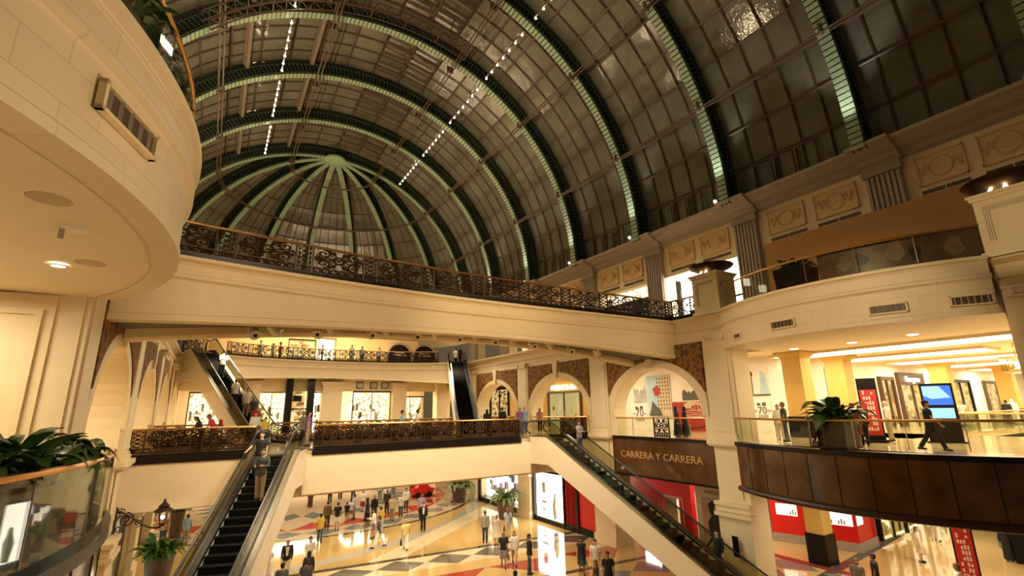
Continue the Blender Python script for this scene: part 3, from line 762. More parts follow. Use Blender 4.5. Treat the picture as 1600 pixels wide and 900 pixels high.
# air grilles on the fascias
def grille(xc, ang, z, label, w=1.05, h=.34, louv=6):
    """ang: position on the arc (right side positive frame)"""
    t = thing('air_grille', label, 'vent', xc, ang, 'air grilles in the balcony fascias')
    m = MB()
    for a, b in (((-w/2,-.05,-h/2),(w/2,.03,-h/2+.05)), ((-w/2,-.05,h/2-.05),(w/2,.03,h/2)), ((-w/2,-.05,-h/2),(-w/2+.05,.03,h/2)), ((w/2-.05,-.05,-h/2),(w/2,.03,h/2))): m.box(a, b)
    m.build('frame', CREAM, t, local=True)
    m = MB(); m.box((-w/2+.04,.0,-h/2+.04),(w/2-.04,.02,h/2-.04)); m.build('duct', BROWNBAR, t, local=True)
    for k in range(louv):
        m = MB(); m.obox((-w/2+.05 + (w-.1)*(k+.5)/louv, -.01, 0), (.02, .05, h-.1), .5); m.build('louvre', GREYST, t, local=True)
def on_arc(y, z, xf=False):
    a = math.asin((y-CY)/CR); x = CX - (CR+.04)*math.cos(a)
    if xf: return (17.8-x, CY + (CR+.04)*math.sin(a), z), PI/2 + a
    return (x, CY + (CR+.04)*math.sin(a), z), -PI/2 - a
for y, lab in ((10.3,'air grille on the right balcony fascia, farthest of three'), (6.9,'open dark air grille on the right balcony fascia, middle of three'), (5.0,'air grille on the right balcony fascia, nearest the right edge')):
    p, a = on_arc(y, 4.72); grille(p, a, 0, lab)
p, a = on_arc(12.7, 4.62); grille(p, a, 0, 'small closed grille on the right balcony beside the pier', .6, .26, 3)
p, a = on_arc(6.5, 4.98, True); grille(p, a, 0, 'large air grille on the left round balcony fascia', 1.15, .36, 5)
# fittings in the left soffit
t = thing('downlight', 'bright round downlight in the left soffit', 'downlight', (-2.59, 10.94, 4.25))
m = MB(); m.lathe([(.01,-.012),(.10,-.012)], 16, (0,0,0)); m.build('lamp', LITWHITE, t, local=True)
m = MB(); m.lathe([(.10,.0),(.10,-.016),(.13,-.016),(.14,.0)], 16); m.build('trim_ring', WHITE, t, local=True)
spot((-2.59, 10.94, 4.2), 60, (-2.59, 10.9, 0), 110)
for (x, y), lab in (((-2.0,7.55),'large round speaker grille in the left soffit'), ((-2.12,10.64),'round speaker grille beside the lit downlight in the left soffit')):
    m = MB(); m.lathe([(.01,-.012),(.20,-.012),(.22,-.008),(.225,0)], 20, (x, y, 4.28)); tag(m.build('speaker_grille', mat('beige_mesh', (.56,.44,.28), .7)), lab, 'speaker')
t = thing('ceiling_sensor', 'small boxy sensor hanging from the left soffit', 'sensor', (-1.97, 8.66, 4.28))
m = MB(); m.box((-.13,-.08,-.05),(.13,.08,0)); m.build('base', WHITE, t, local=True)
m = MB(); m.obox((-.12,-.02,-.10),(.06,.1,.14),.2,0,.4); m.build('arm', GREYST, t, local=True)
# right soffit downlights
n_ = 0
for x, y, lab in ((23.8,12.8,'farthest round downlight in the right soffit'),(23.9,10.3,'middle round downlight in the right soffit'),(23.4,7.9,'nearest round downlight in the right soffit'),(30.9,14.9,'round downlight beside the second yellow column')):
    m = MB(); m.lathe([(.01,-.02),(.13,-.02),(.17,-.015),(.18,0)], 16, (x, y, 4.28)); tag(m.build('downlight', LITWHITE), lab, 'downlight')

# ---------------------------------------------------------------- first storey behind the right gallery
cl = MB(); cl.box((24.4, -6, 4.42), (76, 16, 4.8)); struct('ceiling_right_gallery', cl, SOFF)
k = 0
for x0, x1, ya, yb in ((27.3,29.6,5.8,16),(33.2,35.6,8.5,15.4),(39.6,42.2,8,15.2),(47,50,7.5,15.4),(55.5,59,7.5,15.4),(64,68,7.5,15.4),(34.5,37,-1,6),(42,45,-1,6)):
    t = thing('cove_light', 'long glowing cove in the ceiling over the right gallery, %s from the atrium' % ORD[k], 'ceiling light', ((x0+x1)/2, (ya+yb)/2, 4.42), 0, 'glowing coves over the right gallery')
    m = MB(); m.box((x0, ya, 4.36), (x1, yb, 4.40)); m.build('diffuser', COVE, t)
    m = MB()
    for a, b in (((x0-.12, ya-.12, 4.28),(x0, yb+.12, 4.42)), ((x1, ya-.12, 4.28),(x1+.12, yb+.12, 4.42)), ((x0, ya-.12, 4.28),(x1, ya, 4.42)), ((x0, yb, 4.28),(x1, yb+.12, 4.42))): m.box(a, b)
    m.build('frame', SOFF, t); k += 1
def column(x, y, z0, z1, label, w=1.0, band=1.05):
    t = thing('square_column', label, 'column', (x, y, z0), 0, 'yellow square columns')
    m = MB(); h = w/2
    m.box((x-h, y-h, z0), (x+h, y+h, z1-.35)); m.build('shaft', YELL, t)
    m = MB(); m.loft([[(x-q, y-q, z), (x+q, y-q, z), (x+q, y+q, z), (x-q, y+q, z)] for q, z in ((h, z1-.36), (h+.12, z1-.2), (h+.25, z1-.1), (h+.25, z1-.005))], sm=False); m.build('capital', YELL, t)
    m = MB(); h += .06; m.box((x-h, y-h, z0+.01), (x+h, y+h, z0+band)); m.build('black_plinth', BLACK, t)
column(26.7, 14.4, 0, 4.42, 'yellow square column with black plinth beside the posters, nearest the arcade')
column(31.2, 14.4, 0, 4.42, 'yellow square column behind the leafy planter')
column(43.5, 13.6, 0, 4.42, 'yellow square column behind the blue screen totem')
column(54.5, 13.0, 0, 4.42, 'yellow square column farthest along the right gallery')
# void rails farther back
glass_balustrade([(30.5, 10.2), (60, 10.2)], .02, 'long glass balustrade around the floor opening, far right gallery', 'glass balustrades', 2.4)
glass_balustrade([(33.2, 10.2), (33.2, 3.2)], .02, 'glass balustrade across the end of the floor opening, right gallery', 'glass balustrades', 2.0)
glass_balustrade([(33.2, 3.2), (60, 3.2)], .02, 'glass balustrade on the far side of the floor opening, right gallery', 'glass balustrades', 2.4)
# totems
SCREEN = mat('blue_screen', (.02,.06,.2), .2, noise=0, emit=1.0, ecol=(.05,.17,.95))
SCRW = mat('pale_screen', (.1,.2,.3), .2, noise=0, emit=1.0, ecol=(.35,.68,1.0))
t = thing('screen_totem', 'black totem with glowing blue and white screens on the right gallery', 'screen', (26.6, 8.6, 0), rad(-105))
m = MB(); m.box((-.55,-.14,0),(.55,.14,2.45)); m.box((-.65,-.22,0),(.65,.22,.06)); m.build('cabinet', BLACK, t, local=True)
m = MB(); m.box((-.47,-.16,1.55),(.47,-.13,2.35)); m.build('upper_screen', SCREEN, t, local=True)
m = MB(); m.prism([(-.46,2.33),(.1,2.33),(.42,1.85),(-.2,1.8),(-.46,1.95)], -.166, -.16, 'y'); m.build('wave_graphic', SCRW, t, local=True)
m = MB(); m.box((-.45,-.16,1.0),(.45,-.13,1.42)); m.build('lower_screen', SCRW, t, local=True)
t.rotation_euler = (0,0,rad(-72))
REDP = mat('red_print', (.45,.02,.015), .45, noise=.1)
def red_totem(loc, rz, label, h=2.6, z=0):
    t = thing('banner_totem', label, 'banner', loc, rz, 'red banner totems')
    m = MB(); m.box((-.36,-.07,.12),(.36,.07,h)); m.build('frame', BLACK, t, local=True)
    m = MB(); m.box((-.42,-.3,0),(.42,.3,.12)); m.build('foot', BLACK, t, local=True)
    m = MB(); m.box((-.30,-.085,.3),(.30,-.065,h-.5)); m.build('red_banner', REDP, t, local=True)
    m = MB(); rnd = random.Random(3)
    y = .5
    while y < h-.7:
        for k in range(4):
            if rnd.random() < .75: m.box((-.2+.1*k,-.092,y),(-.13+.1*k,-.085,y+.10+.08*rnd.random()))
        y += .22
    m.build('pale_lettering', mat('pale_print', (.7,.5,.4), .6), t, local=True)
red_totem((24.9, 10.5, 0), rad(-66), 'tall red and black banner totem on the right gallery', 2.75)
red_totem((28.0, 9.3, -6), rad(-72), 'tall red banner totem on the ground floor under the right gallery', 3.3)
# posters on the white hoarding
def poster(y0, y1, z0, z1, mats, label, detail, x=28.46):
    t = thing('wall_poster', label, 'poster', (x, (y0+y1)/2, z0), 0, 'posters on the white hoarding')
    m = MB(); m.box((x, y0, z0), (x+.03, y1, z1)); m.build('sheet', mats, t)
    detail(t, x-.01, y0, y1, z0, z1); return t
PALEP = mat('pale_poster_print', (.80,.74,.62), .6, noise=.08); DKP = mat('dark_poster_print', (.10,.09,.075), .6, noise=.3, scale=2)
SKYP = mat('sky_poster_print', (.42,.60,.66), .6, noise=.15, scale=1.5); TANP = mat('tan_poster_print', (.62,.50,.32), .6, noise=.1)
GREYP = mat('grey_poster_print', (.45,.44,.40), .6, noise=.35, scale=1.6); PRED = mat('poster_red', (.42,.025,.02), .5, noise=.1)
def d_building(t, x, a, b, z0, z1):
    m = MB(); m.prism([(b-.9, z0+.1),(a, z0),(a, z1),(b-1.3, z1-.1)], x-.005, x, 'x'); m.build('printed_building', TANP, t)
    m = MB()
    for r in range(9):
        for c in range(5): m.box((x-.012, a+.12+.26*c, z0+.5+.27*r), (x-.006, a+.22+.26*c, z0+.65+.27*r))
    m.build('printed_windows', DKP, t)
    m = MB(); m.prism([(b-.6, z1-1.0),(b-1.0, z1-.75),(b-1.35, z1-1.0),(b-1.25, z1-1.45),(b-.8, z1-1.55)], x-.02, x-.012, 'x'); m.build('printed_red_box', PRED, t)
    m = MB(); m.prism([(b-.1,z0+.05),(a+.9,z0+.05),(a+1.1,z0+.5),(b-1.0,z0+.6),(b-.5,z0+1.1),(b-.3,z0+.5)], x-.02, x-.012, 'x'); m.build('printed_dark_foreground', DKP, t)
poster(24.6, 26.9, .95, 3.95, SKYP, 'tall poster of a tan building with a red box against blue sky', d_building)
def d_trees(t, x, a, b, z0, z1):
    m = MB(); n = 9
    m.prism([(a,z0),(b,z0)] + [(b-(b-a)*k/n, z0 + (z1-z0)*(.35 + .5*abs(math.sin(k*1.9 + a)) * (.4 + abs(k/n-.5)))) for k in range(n+1)], x-.005, x, 'x'); m.build('printed_treeline', GREYP if a > 26 else DKP, t)
poster(22.2, 23.6, 2.05, 3.15, PALEP, 'grey photograph of dark trees above the red poster', d_trees)
poster(27.0, 28.3, 1.98, 3.7, PALEP, 'pale photograph of trees left of the building poster', d_trees)
def d_seventy(t, x, a, b, z0, z1):
    yc = (a+b)/2; s = (b-a)
    m = place_text(text_mb('70', s*.55, .004), (x-.01, yc, z0+(z1-z0)*.28), (0,-1,0)); m.build('numerals', DKP, t)
    m = MB()
    for k in range(5): m.box((x-.01, a+s*.2, z0+.06+.05*k), (x-.004, b-s*.2, z0+.075+.05*k))
    for sg in (-1,1):
        m.tube([(x-.008, yc + sg*(s*.30 + .05*q), z0+(z1-z0)*(.42+.05*math.sin(q*2))) for q in range(5)], .02, 4)
    m.prism([(yc+.28*s,z1-.38),(yc+.05*s,z1-.38),(yc+.1*s,z1-.24),(yc+.25*s,z1-.2)], x-.01, x-.004, 'x'); m.prism([(yc-.02*s,z1-.4),(yc-.25*s,z1-.4),(yc-.25*s,z1-.2),(yc-.05*s,z1-.18)], x-.01, x-.004, 'x')
    m.build('small_print', DKP, t)
poster(27.05, 28.6, .55, 1.9, WHITE, 'white panel with ornate numerals left of the building poster', d_seventy)
poster(17.2, 18.3, .8, 2.0, WHITE, 'white panel with ornate numerals under the snowy tower poster', d_seventy)
def d_red(t, x, a, b, z0, z1):
    yc = (a+b)/2 - .3
    m = MB(); m.tube([(x-.01, yc + 1.0*math.cos(q), 1.15 + .22*math.sin(q)) for q in [2*PI*k/20 for k in range(20)]], .035, 4, closed=True)
    for w_ in (-.45,.1): m.tube([(x-.01, yc+w_+.16*math.cos(q), 1.56+.16*math.sin(q)) for q in [2*PI*k/10 for k in range(10)]], .03, 4, closed=True)
    m.prism([(yc+.8,1.5),(yc+.3,1.5),(yc+.2,1.75),(yc-.5,1.72),(yc-.55,1.5),(yc-.9,1.52),(yc-.8,1.85),(yc+.4,1.95),(yc+.85,1.8)], x-.012, x-.004, 'x'); m.build('carriage_emblem', TANP, t)
    m = place_text(text_mb('COACH', .36, .004), (x-.014, yc, 1.02), (0,-1,0)); m.build('lettering', TANP, t)
    m = MB(); m.tube([(x-.01, a + (b-a)*q/12, .55 - .35*math.sin(PI*q/12)) for q in range(13)], .05, 4); m.build('printed_strap', DKP, t)
poster(21.4, 24.55, -.0, 1.95, PRED, 'large red poster with a carriage emblem behind two women in black', d_red)
def d_tower(t, x, a, b, z0, z1):
    m = MB(); m.prism([(a+.05,z0+.1),(a+.62,z0+.1),(a+.5,z1-.15),(a+.2,z1-.35)], x-.006, x, 'x'); m.build('printed_tower', SKYP, t)
    m = MB(); m.box((x-.012,b-.14,z0+.1),(x-.004,b-.08,z1-.2)); m.box((x-.012,b-.2,z1-.5),(x-.004,b-.04,z1-.25)); m.box((x-.012,a,z0),(x-.004,b,z0+.1)); m.build('printed_lamp_post', DKP, t)
poster(17.1, 18.3, 2.2, 3.9, PALEP, 'poster of a pale blue tower with a lamp post, right of the pier', d_tower)
def posterY(x0, x1, z0, z1, label, m1):
    t = thing('wall_poster', label, 'poster', ((x0+x1)/2, 15.86, z0), 0, 'posters on the white hoarding')
    m = MB(); m.box((x0,15.84,z0),(x1,15.88,z1)); m.build('sheet', PALEP, t)
    m = MB(); m.prism([(x0,z0),(x1,z0),(x1,z0+(z1-z0)*.4),(x0+(x1-x0)*.6,z0+(z1-z0)*.8),(x0+(x1-x0)*.3,z0+(z1-z0)*.35),(x0,z0+(z1-z0)*.55)], 15.82, 15.84, 'y'); m.build('printed_scene', m1, t)
posterY(30.0, 31.4, .9, 2.4, 'grey poster between the two nearest yellow columns', GREYP)
posterY(32.6, 34.4, 2.0, 3.9, 'pale portrait poster right of the first yellow column', PALEP)
posterY(37.2, 38.6, 1.6, 2.9, 'grey landscape print right of the second yellow column', GREYP)

# shops along the far wall of the right gallery
def shopY(x0, x1, z0, z1, y, label, sign=None, inner=None, frame=None):
    """shopfront facing -y"""
    t = thing('shopfront', label, 'shop', ((x0+x1)/2, y, z0))
    m = MB(); m.box((x0, y-.06, z0), (x1, y+.02, z1)); m.build('lit_interior', inner or LITWARM, t)
    m = MB(); f = .16
    m.box((x0-f, y-.25, z0), (x0, y+.02, z1)); m.box((x1, y-.25, z0), (x1+f, y+.02, z1)); m.box((x0-f, y-.25, z1), (x1+f, y+.02, z1+.9 if sign else z1+.25)); m.box(((x0+x1)/2-.06, y-.2, z0), ((x0+x1)/2+.06, y-.06, z1)); m.build('frame', frame or BROWNBAR, t)
    m = MB(); rnd = random.Random(int(x0*10))
    for k in range(10):
        xx = x0 + (x1-x0)*rnd.random()*.9; hh = .3 + rnd.random()*.8; m.box((xx, y-.12, z0+.2), (xx+.25, y-.07, z0+.2+hh))
    m.build('display_goods', TANP, t)
    g = MB(); g.box((x0, y-.17, z0), (x1, y-.155, z1)); g.build('glass_pane', GLASS, t)
    if sign:
        m = place_text(text_mb(sign, .55, .02), ((x0+x1)/2, y-.3, z1+.25), (1,0,0)); m.build('sign_lettering', LITWHITE, t)
shopY(42.5, 46.5, 0, 2.9, 15.9, 'glass shopfront with a white script sign on the right gallery', 'Ferragamo')
shopY(39.6, 41.4, 0, 3.2, 15.9, 'brown shopfront with lit shelves right of the posters')
shopY(52, 56, 0, 3.2, 15.9, 'dark framed shopfront behind the screen totem', None, LITWARM, BLACK)
shopY(60, 66, 0, 3.2, 15.9, 'distant shopfront at the far right of the gallery', None, LITWARM, BROWNBAR)
def shopX(y0, y1, z0, z1, x, label, sign=None, inner=None, frame=None, fz=.25, seed=1, goods=True, face=-1, gm=None):
    t = thing('shopfront', label, 'shop', (x, (y0+y1)/2, z0))
    s = face
    m = MB(); m.box((x, y0, z0), (x-.04*s, y1, z1)); m.build('lit_interior', inner or LITWARM, t)
    m = MB(); f = .14
    m.box((x+.22*s, y0-f, z0), (x, y0, z1)); m.box((x+.22*s, y1, z0), (x, y1+f, z1)); m.box((x+.22*s, y0-f, z1), (x, y1+f, z1+fz)); m.box((x+.15*s, (y0+y1)/2-.05, z0), (x, (y0+y1)/2+.05, z1)); m.build('frame', frame or BROWNBAR, t)
    if goods:
        rnd = random.Random(seed); m = MB()
        for k in range(12):
            yy = y0 + (y1-y0)*rnd.random()*.88; zz = z0 + (z1-z0)*.12 + rnd.random()*(z1-z0)*.45; m.box((x+.09*s, yy, zz), (x+.02*s, yy+.2+.2*rnd.random(), zz+.2+.5*rnd.random()))
        m.build('display_goods', gm or TANP, t)
    g = MB(); g.box((x+.16*s, y0, z0), (x+.17*s, y1, z1)); g.build('glass_pane', GLASS, t)
    if sign:
        m = place_text(text_mb(sign, sign_size(sign), .02), (x+.26*s, (y0+y1)/2, z1+.35), (0,-1,0)); m.build('sign_lettering', LITWHITE, t)
    return t
def sign_size(s): return .62
GOLDW = mat('gold_shop_wall', (.50,.30,.07), .5, noise=.05)
m = MB(); m.box((28.2, 31.5, 0), (28.5, 53, 4.55)); struct('wall_gold_shop', m, GOLDW)
shopX(34.6, 39.4, 0, 3.0, 28.2, 'gold shop with white lettering seen through the middle arch', 'TIFFANY & Co', mat('lit_greenish', (.6,.6,.4), .5, emit=.55, ecol=(.8,.75,.42)), BROWNBAR, .2, 4)
shopX(47.2, 51.2, 0, 3.8, 28.2, 'bright shop seen through the farthest arch', None, LITWARM, BLACK, .3, 5)

# printed banner behind the glass of the right second storey balcony
t = thing('printed_banner', 'dark brown printed banner of blurred figures behind the right second storey glass', 'banner', (20, 6.5, 6.05))
BAND = [(x+.42, y) for x, y in ARC if 4.4 < y < 8.9]
m = MB(); m.sweep(BAND, [(.02,6.05),(.02,7.16),(-.02,7.16),(-.02,6.05)], sm=True); m.build('sheet', mat('brown_photo_print', (.10,.055,.03), .3, noise=.45, scale=1.4), t)
rnd = random.Random(11); TANPH = mat('tan_photo_print', (.115,.062,.03), .3, noise=.5, scale=2); PALEPH = mat('pale_photo_print', (.19,.12,.07), .3, noise=.4, scale=3); DARKPH = mat('dark_photo_print', (.02,.013,.01), .3, noise=.4, scale=3)
for k in range(8):
    (x, y), a = along(BAND, .35 + .5*k); mm = MB(); cz = 6.5 + .25*rnd.random(); rw, rh = .15 + .12*rnd.random(), .2 + .2*rnd.random(); ph = rnd.random()*6
    pts = [(math.cos(q)*rw*(1+.25*math.sin(3*q+ph)), cz + math.sin(q)*rh*(1+.2*math.cos(2*q+ph))) for q in [2*PI*i/14 for i in range(14)]]
    nx, ny = -math.sin(a)*.026, math.cos(a)*.026
    nx, ny = -abs(nx) if True else nx, ny if nx < 0 else -ny
    mm.add([(x+nx+math.cos(a)*u, y+ny+math.sin(a)*u, z) for u, z in pts], [tuple(range(14))]); mm.build('printed_figure', [TANPH, PALEPH, DARKPH][k % 3], t)
# ---------------------------------------------------------------- escalators
CLAD = mat('escalator_cladding', (.78,.68,.50), .45, noise=.02)
EGLASS = glass_mat('escalator_glass', (.74,.73,.62), .1, k=.35)
def escalator(top, heading, label, W=1.9, inner=1.2, clad=CLAD, depth=1.35, rise=6.0):
    """local: y=0 at the top landing edge, descending towards -y"""
    t = thing('escalator', label, 'escalator', top, heading, 'escalators')
    run = rise/math.tan(rad(30)); ft, fb = 1.3, 1.6; h = W/2; hi = inner/2
    zt = 0; yb = -ft-run
    top_ = [(0,0),(-ft,0),(yb,-rise),(yb-fb,-rise)]
    m = MB()
    low = [(0,-depth),(-ft-.1,-depth),(yb+depth*1.3,-rise+.02),(yb-fb,-rise+.02)]
    m.prism([(0,-.3),(-ft,-.3),(yb+.55,-rise+.02)] + low[::-1][1:], -h+.02, h-.02, 'x')
    for s in (-1, 1):
        a, b = sorted((s*hi, s*h))
        P = [(0,.12),(-ft,.12),(yb,-rise+.14),(yb-fb,-rise+.14),(yb-fb,-rise+.01),(yb,-rise+.01),(yb+depth*1.3,-rise+.02),(-ft-.1,-depth),(0,-depth)]
        m.prism(P, a, b, 'x')
    m.build('cladding', clad, t, local=True)
    # stainless decks beside the steps
    m = MB()
    for s in (-1, 1):
        a, b = sorted((s*(hi+.16), s*(h+.01)))
        m.prism([(0,.12),(-ft,.12),(yb,-rise+.14),(yb-fb,-rise+.14),(yb-fb,-rise+.19),(yb,-rise+.19),(-ft,.17),(0,.17)], a, b, 'x')
    m.build('deck_plates', STEEL, t, local=True)
    for s in (-1, 1):
        m = MB(); a, b = sorted((s*(hi-.005), s*(hi+.16)))
        m.prism([(0,.02),(-ft,.02),(yb,-rise+.06),(yb-fb,-rise+.02),(yb-fb,-rise+.19),(yb,-rise+.19),(-ft,.17),(0,.17)], a, b, 'x')
        m.build('black_skirt', RUBBER, t, local=True)
    # glass and handrails
    for s in (-1, 1):
        xg = s*(hi+.12)
        m = MB()
        yy = [0,-ft] + [-ft-run*k/6 for k in range(1,7)] + [yb-fb+.3]
        zz = [0,0] + [-rise*k/6 for k in range(1,7)] + [-rise]
        for k in range(len(yy)-1):
            m.prism([(yy[k]-.01,zz[k]+.17),(yy[k+1]+.01,zz[k+1]+.17),(yy[k+1]+.01,zz[k+1]+.93),(yy[k]-.01,zz[k]+.93)], xg-.006, xg+.006, 'x')
        m.build('glass_balustrade', EGLASS, t, local=True)
        path = [(xg,.15,.25),(xg,.42,.38),(xg,.5,.6),(xg,.38,.86),(xg,.1,.97),(xg,-ft,.97),(xg,-ft-.4,.80)]
        path += [(xg, -ft-run*k/8, -rise*k/8+.97) for k in range(1,8)]
        path += [(xg,yb,-rise+1.0),(xg,yb-fb+.2,-rise+.97),(xg,yb-fb-.12,-rise+.86),(xg,yb-fb-.22,-rise+.62),(xg,yb-fb-.14,-rise+.4),(xg,yb-fb+.1,-rise+.26)]
        m = MB(); m.tube(path, .042, 8); m.build('handrail', RUBBER, t, local=True)
    # steps
    sm_ = MB(); sm_.box((-hi+.01,-.21,-.2),(hi-.01,.21,0)); sm_.box((-hi+.01,.19,-.01),(hi-.01,.21,.005)); first = None
    n = 30
    for k in range(n):
        y = -ft - .2 - run*(k/n) ; z = -rise*(k+1)/n + .02
        if first is None: first = sm_.build('step', STEP, t, local=True); first.location = (0,y,z); me = first.data
        else: child(me, 'step', t, (0,y,z))
    m = MB(); m.box((-hi,-ft,-.05),(hi,.9,.02)); m.build('comb_plate', STEEL, t, local=True)
    return t
L1TOP = ((2.85, 24.2, 0), rad(-20)); R1TOP = ((16.75, 24.4, 0), rad(11.5))
escalator(*L1TOP, 'dark escalator rising from the ground floor at lower left, two men riding')
escalator(*R1TOP, 'cream sided escalator descending to the lower right in front of the pier')
FL = ((-1.5, 42.0, 6.0), rad(20)); FR = ((19.35, 42.2, 6.0), rad(-20))
escalator(*FL, 'crowded distant escalator on the left up to the far bridge', 1.6)
escalator(*FR, 'distant dark escalator beside the right arches up to the far bridge', 1.6, clad=CLAD)
# ---------------------------------------------------------------- ground floor
GF = mat('ground_floor_stone', (.6,.4,.15), .07, noise=0, spec=.6)
q = NT(GF)
g = q.n('ShaderNodeNewGeometry'); sp = q.n('ShaderNodeSeparateXYZ'); q.l(g.outputs['Position'], sp.inputs[0]); X, Y = sp.outputs[0], sp.outputs[1]
def sub(a, b): return q.math('SUBTRACT', a, b)
def lt(a, b): return q.math('LESS_THAN', a, b)
def gt(a, b): return q.math('GREATER_THAN', a, b)
def band(v, a, b): return q.math('MULTIPLY', gt(v, a), lt(v, b))
def AND(a, b): return q.math('MULTIPLY', a, b)
dx, dy = sub(X, 8.3), sub(Y, 49.5)
r = q.math('SQRT', q.math('ADD', q.math('MULTIPLY', dx, dx), q.math('MULTIPLY', dy, dy)))
th = q.math('MULTIPLY', q.math('ARCTAN2', dx, q.math('MULTIPLY', dy, -1)), 14.0)
def diamond(u, v, w):
    a = q.math('ABSOLUTE', sub(q.math('FRACT', u), .5)); b = q.math('ABSOLUTE', sub(q.math('FRACT', v), .5))
    return lt(q.math('ADD', a, b), w)
def tri(u, v):   # triangles in a unit strip
    a = q.math('ABSOLUTE', sub(q.math('FRACT', u), .5)); return lt(q.math('MULTIPLY', a, 2.0), q.math('FRACT', v))
yl = q.math('ADD', Y, q.math('MULTIPLY', X, .08))     # the near straight lines run a little askew
YEL, BEI, GRY, DRK, REDS, BLU, CRM = (.62,.37,.07), (.58,.45,.28), (.40,.38,.32), (.09,.075,.065), (.42,.06,.035), (.17,.18,.20), (.70,.58,.38)
nz = q.n('ShaderNodeTexNoise'); nz.inputs['Scale'].default_value = 1.3; nz.inputs['Detail'].default_value = 6
c = q.mix(nz.outputs['Fac'], (.46,.30,.09), (.70,.51,.22))
# grey sweep inside the yellow court
c = q.mix(band(q.math('ADD', r, q.math('MULTIPLY', X, .35)), 22.0, 23.0), c, GRY)
c = q.mix(band(sub(q.math('MULTIPLY', X, .8), Y), -21.6, -19.8), c, CRM)
# far circle
inn = lt(r, 14.6)
f = q.mix(nz.outputs['Fac'], (.50,.38,.24), (.64,.50,.32))
dm = diamond(q.math('DIVIDE', th, 2.4), q.math('DIVIDE', sub(r, 12.4), 2.0), .48)
f = q.mix(AND(dm, band(r, 12.4, 14.4)), f, BLU)
f = q.mix(AND(tri(q.math('DIVIDE', th, 3.6), q.math('DIVIDE', sub(r, 10.0), 2.2)), band(r, 10.0, 12.2)), f, REDS)
f = q.mix(AND(diamond(q.math('DIVIDE', th, 3.0), q.math('DIVIDE', sub(r, 6.0), 3.0), .45), band(r, 6.0, 9.0)), f, BLU)
c = q.mix(inn, c, f)
c = q.mix(band(r, 14.6, 15.0), c, DRK)
# near court in front of the straight dark line
near = lt(yl, 28.3)
n1 = q.mix(nz.outputs['Fac'], (.55,.36,.12), (.72,.52,.24))
b1 = band(yl, 25.9, 27.9); n1 = q.mix(b1, n1, CRM)
n1 = q.mix(AND(b1, diamond(q.math('DIVIDE', X, 2.6), q.math('DIVIDE', sub(yl, 25.9), 2.0), .49)), n1, (.13,.115,.10))
b2 = band(yl, 22.6, 24.6); n1 = q.mix(AND(b2, tri(q.math('DIVIDE', X, 4.2), q.math('DIVIDE', sub(yl, 22.6), 2.0))), n1, REDS)
b3 = band(yl, 19.5, 21.6); n1 = q.mix(AND(b3, diamond(q.math('DIVIDE', X, 2.6), q.math('DIVIDE', sub(yl, 19.5), 2.1), .49)), n1, BLU)
n1 = q.mix(band(yl, 21.7, 22.1), n1, DRK); n1 = q.mix(band(yl, 18.2, 18.8), n1, REDS)
c = q.mix(near, c, n1)
c = q.mix(band(yl, 27.95, 28.35), c, DRK)
# corridors left and right of the hall
cor = q.math('MAXIMUM', gt(X, 21.2), lt(X, -3.2))
k = q.mix(nz.outputs['Fac'], (.52,.34,.12), (.66,.47,.22))
k = q.mix(AND(band(sub(Y, q.math('MULTIPLY', X, .12)), 10.4, 10.9), gt(X, 21.2)), k, DRK)
k = q.mix(AND(AND(band(X, 22.0, 25.8), band(Y, 10.5, 20)), diamond(q.math('DIVIDE', X, 2.2), q.math('DIVIDE', Y, 2.8), .47)), k, (.18,.17,.15))
k = q.mix(AND(band(X, 25.8, 26.4), band(Y, 10.5, 20)), k, (.20,.045,.03))
c = q.mix(cor, c, k)
q.l(c, q.b.inputs['Base Color'])
m = MB(); m.box((-13, -6, -6.4), (78, 75, -6)); struct('floor', m, GF)
# ceilings of the ground floor walks
m = MB(); m.box((XR+1.2, 15.5, -1.5), (28.5, 60, -1.2)); m.box((21.5, -6, -1.8), (76, 15.5, -1.5)); m.box((-12, 15.5, -1.5), (-3.9, 60, -1.2)); m.box((-3.9, 47, -1.5), (XR+1.2, 75, -1.2)); struct('ceiling_ground_walks', m, SOFF)
m = MB(); m.box((-12, 74.6, -6), (34, 75, -1.2)); struct('wall_far_ground', m, CREAM)

# bronze sign fascia under the nearest arch
t = thing('sign_fascia', 'dark bronze fascia with gold lettering under the nearest arch', 'sign', (XR, 18.9, -2))
m = MB(); m.box((XR, 15.45, -2.0), (XR+.3, 22.4, -.02)); m.build('panel', BRONZE, t)
m = MB(); m.box((XR-.08, 15.45, -.08), (XR+.4, 22.4, .06)); m.box((XR-.04, 15.45, -2.08), (XR+.3, 22.4, -1.98)); m.build('edge_trim', BLACK, t)
GOLDL = mat('gold_letters', (.75,.50,.22), .35, .6, noise=.05)
m = place_text(text_mb('CARRERA Y CARRERA', .50, .02), (XR-.02, 18.93, -1.08), (0,-1,0))
xs_ = [p[1] for p in m.v]; wd = max(xs_)-min(xs_); f_ = 5.6/wd; yc = (max(xs_)+min(xs_))/2
m.v = [(p[0], 18.93 + (p[1]-yc)*f_, p[2]) for p in m.v]; m.build('lettering', GOLDL, t)
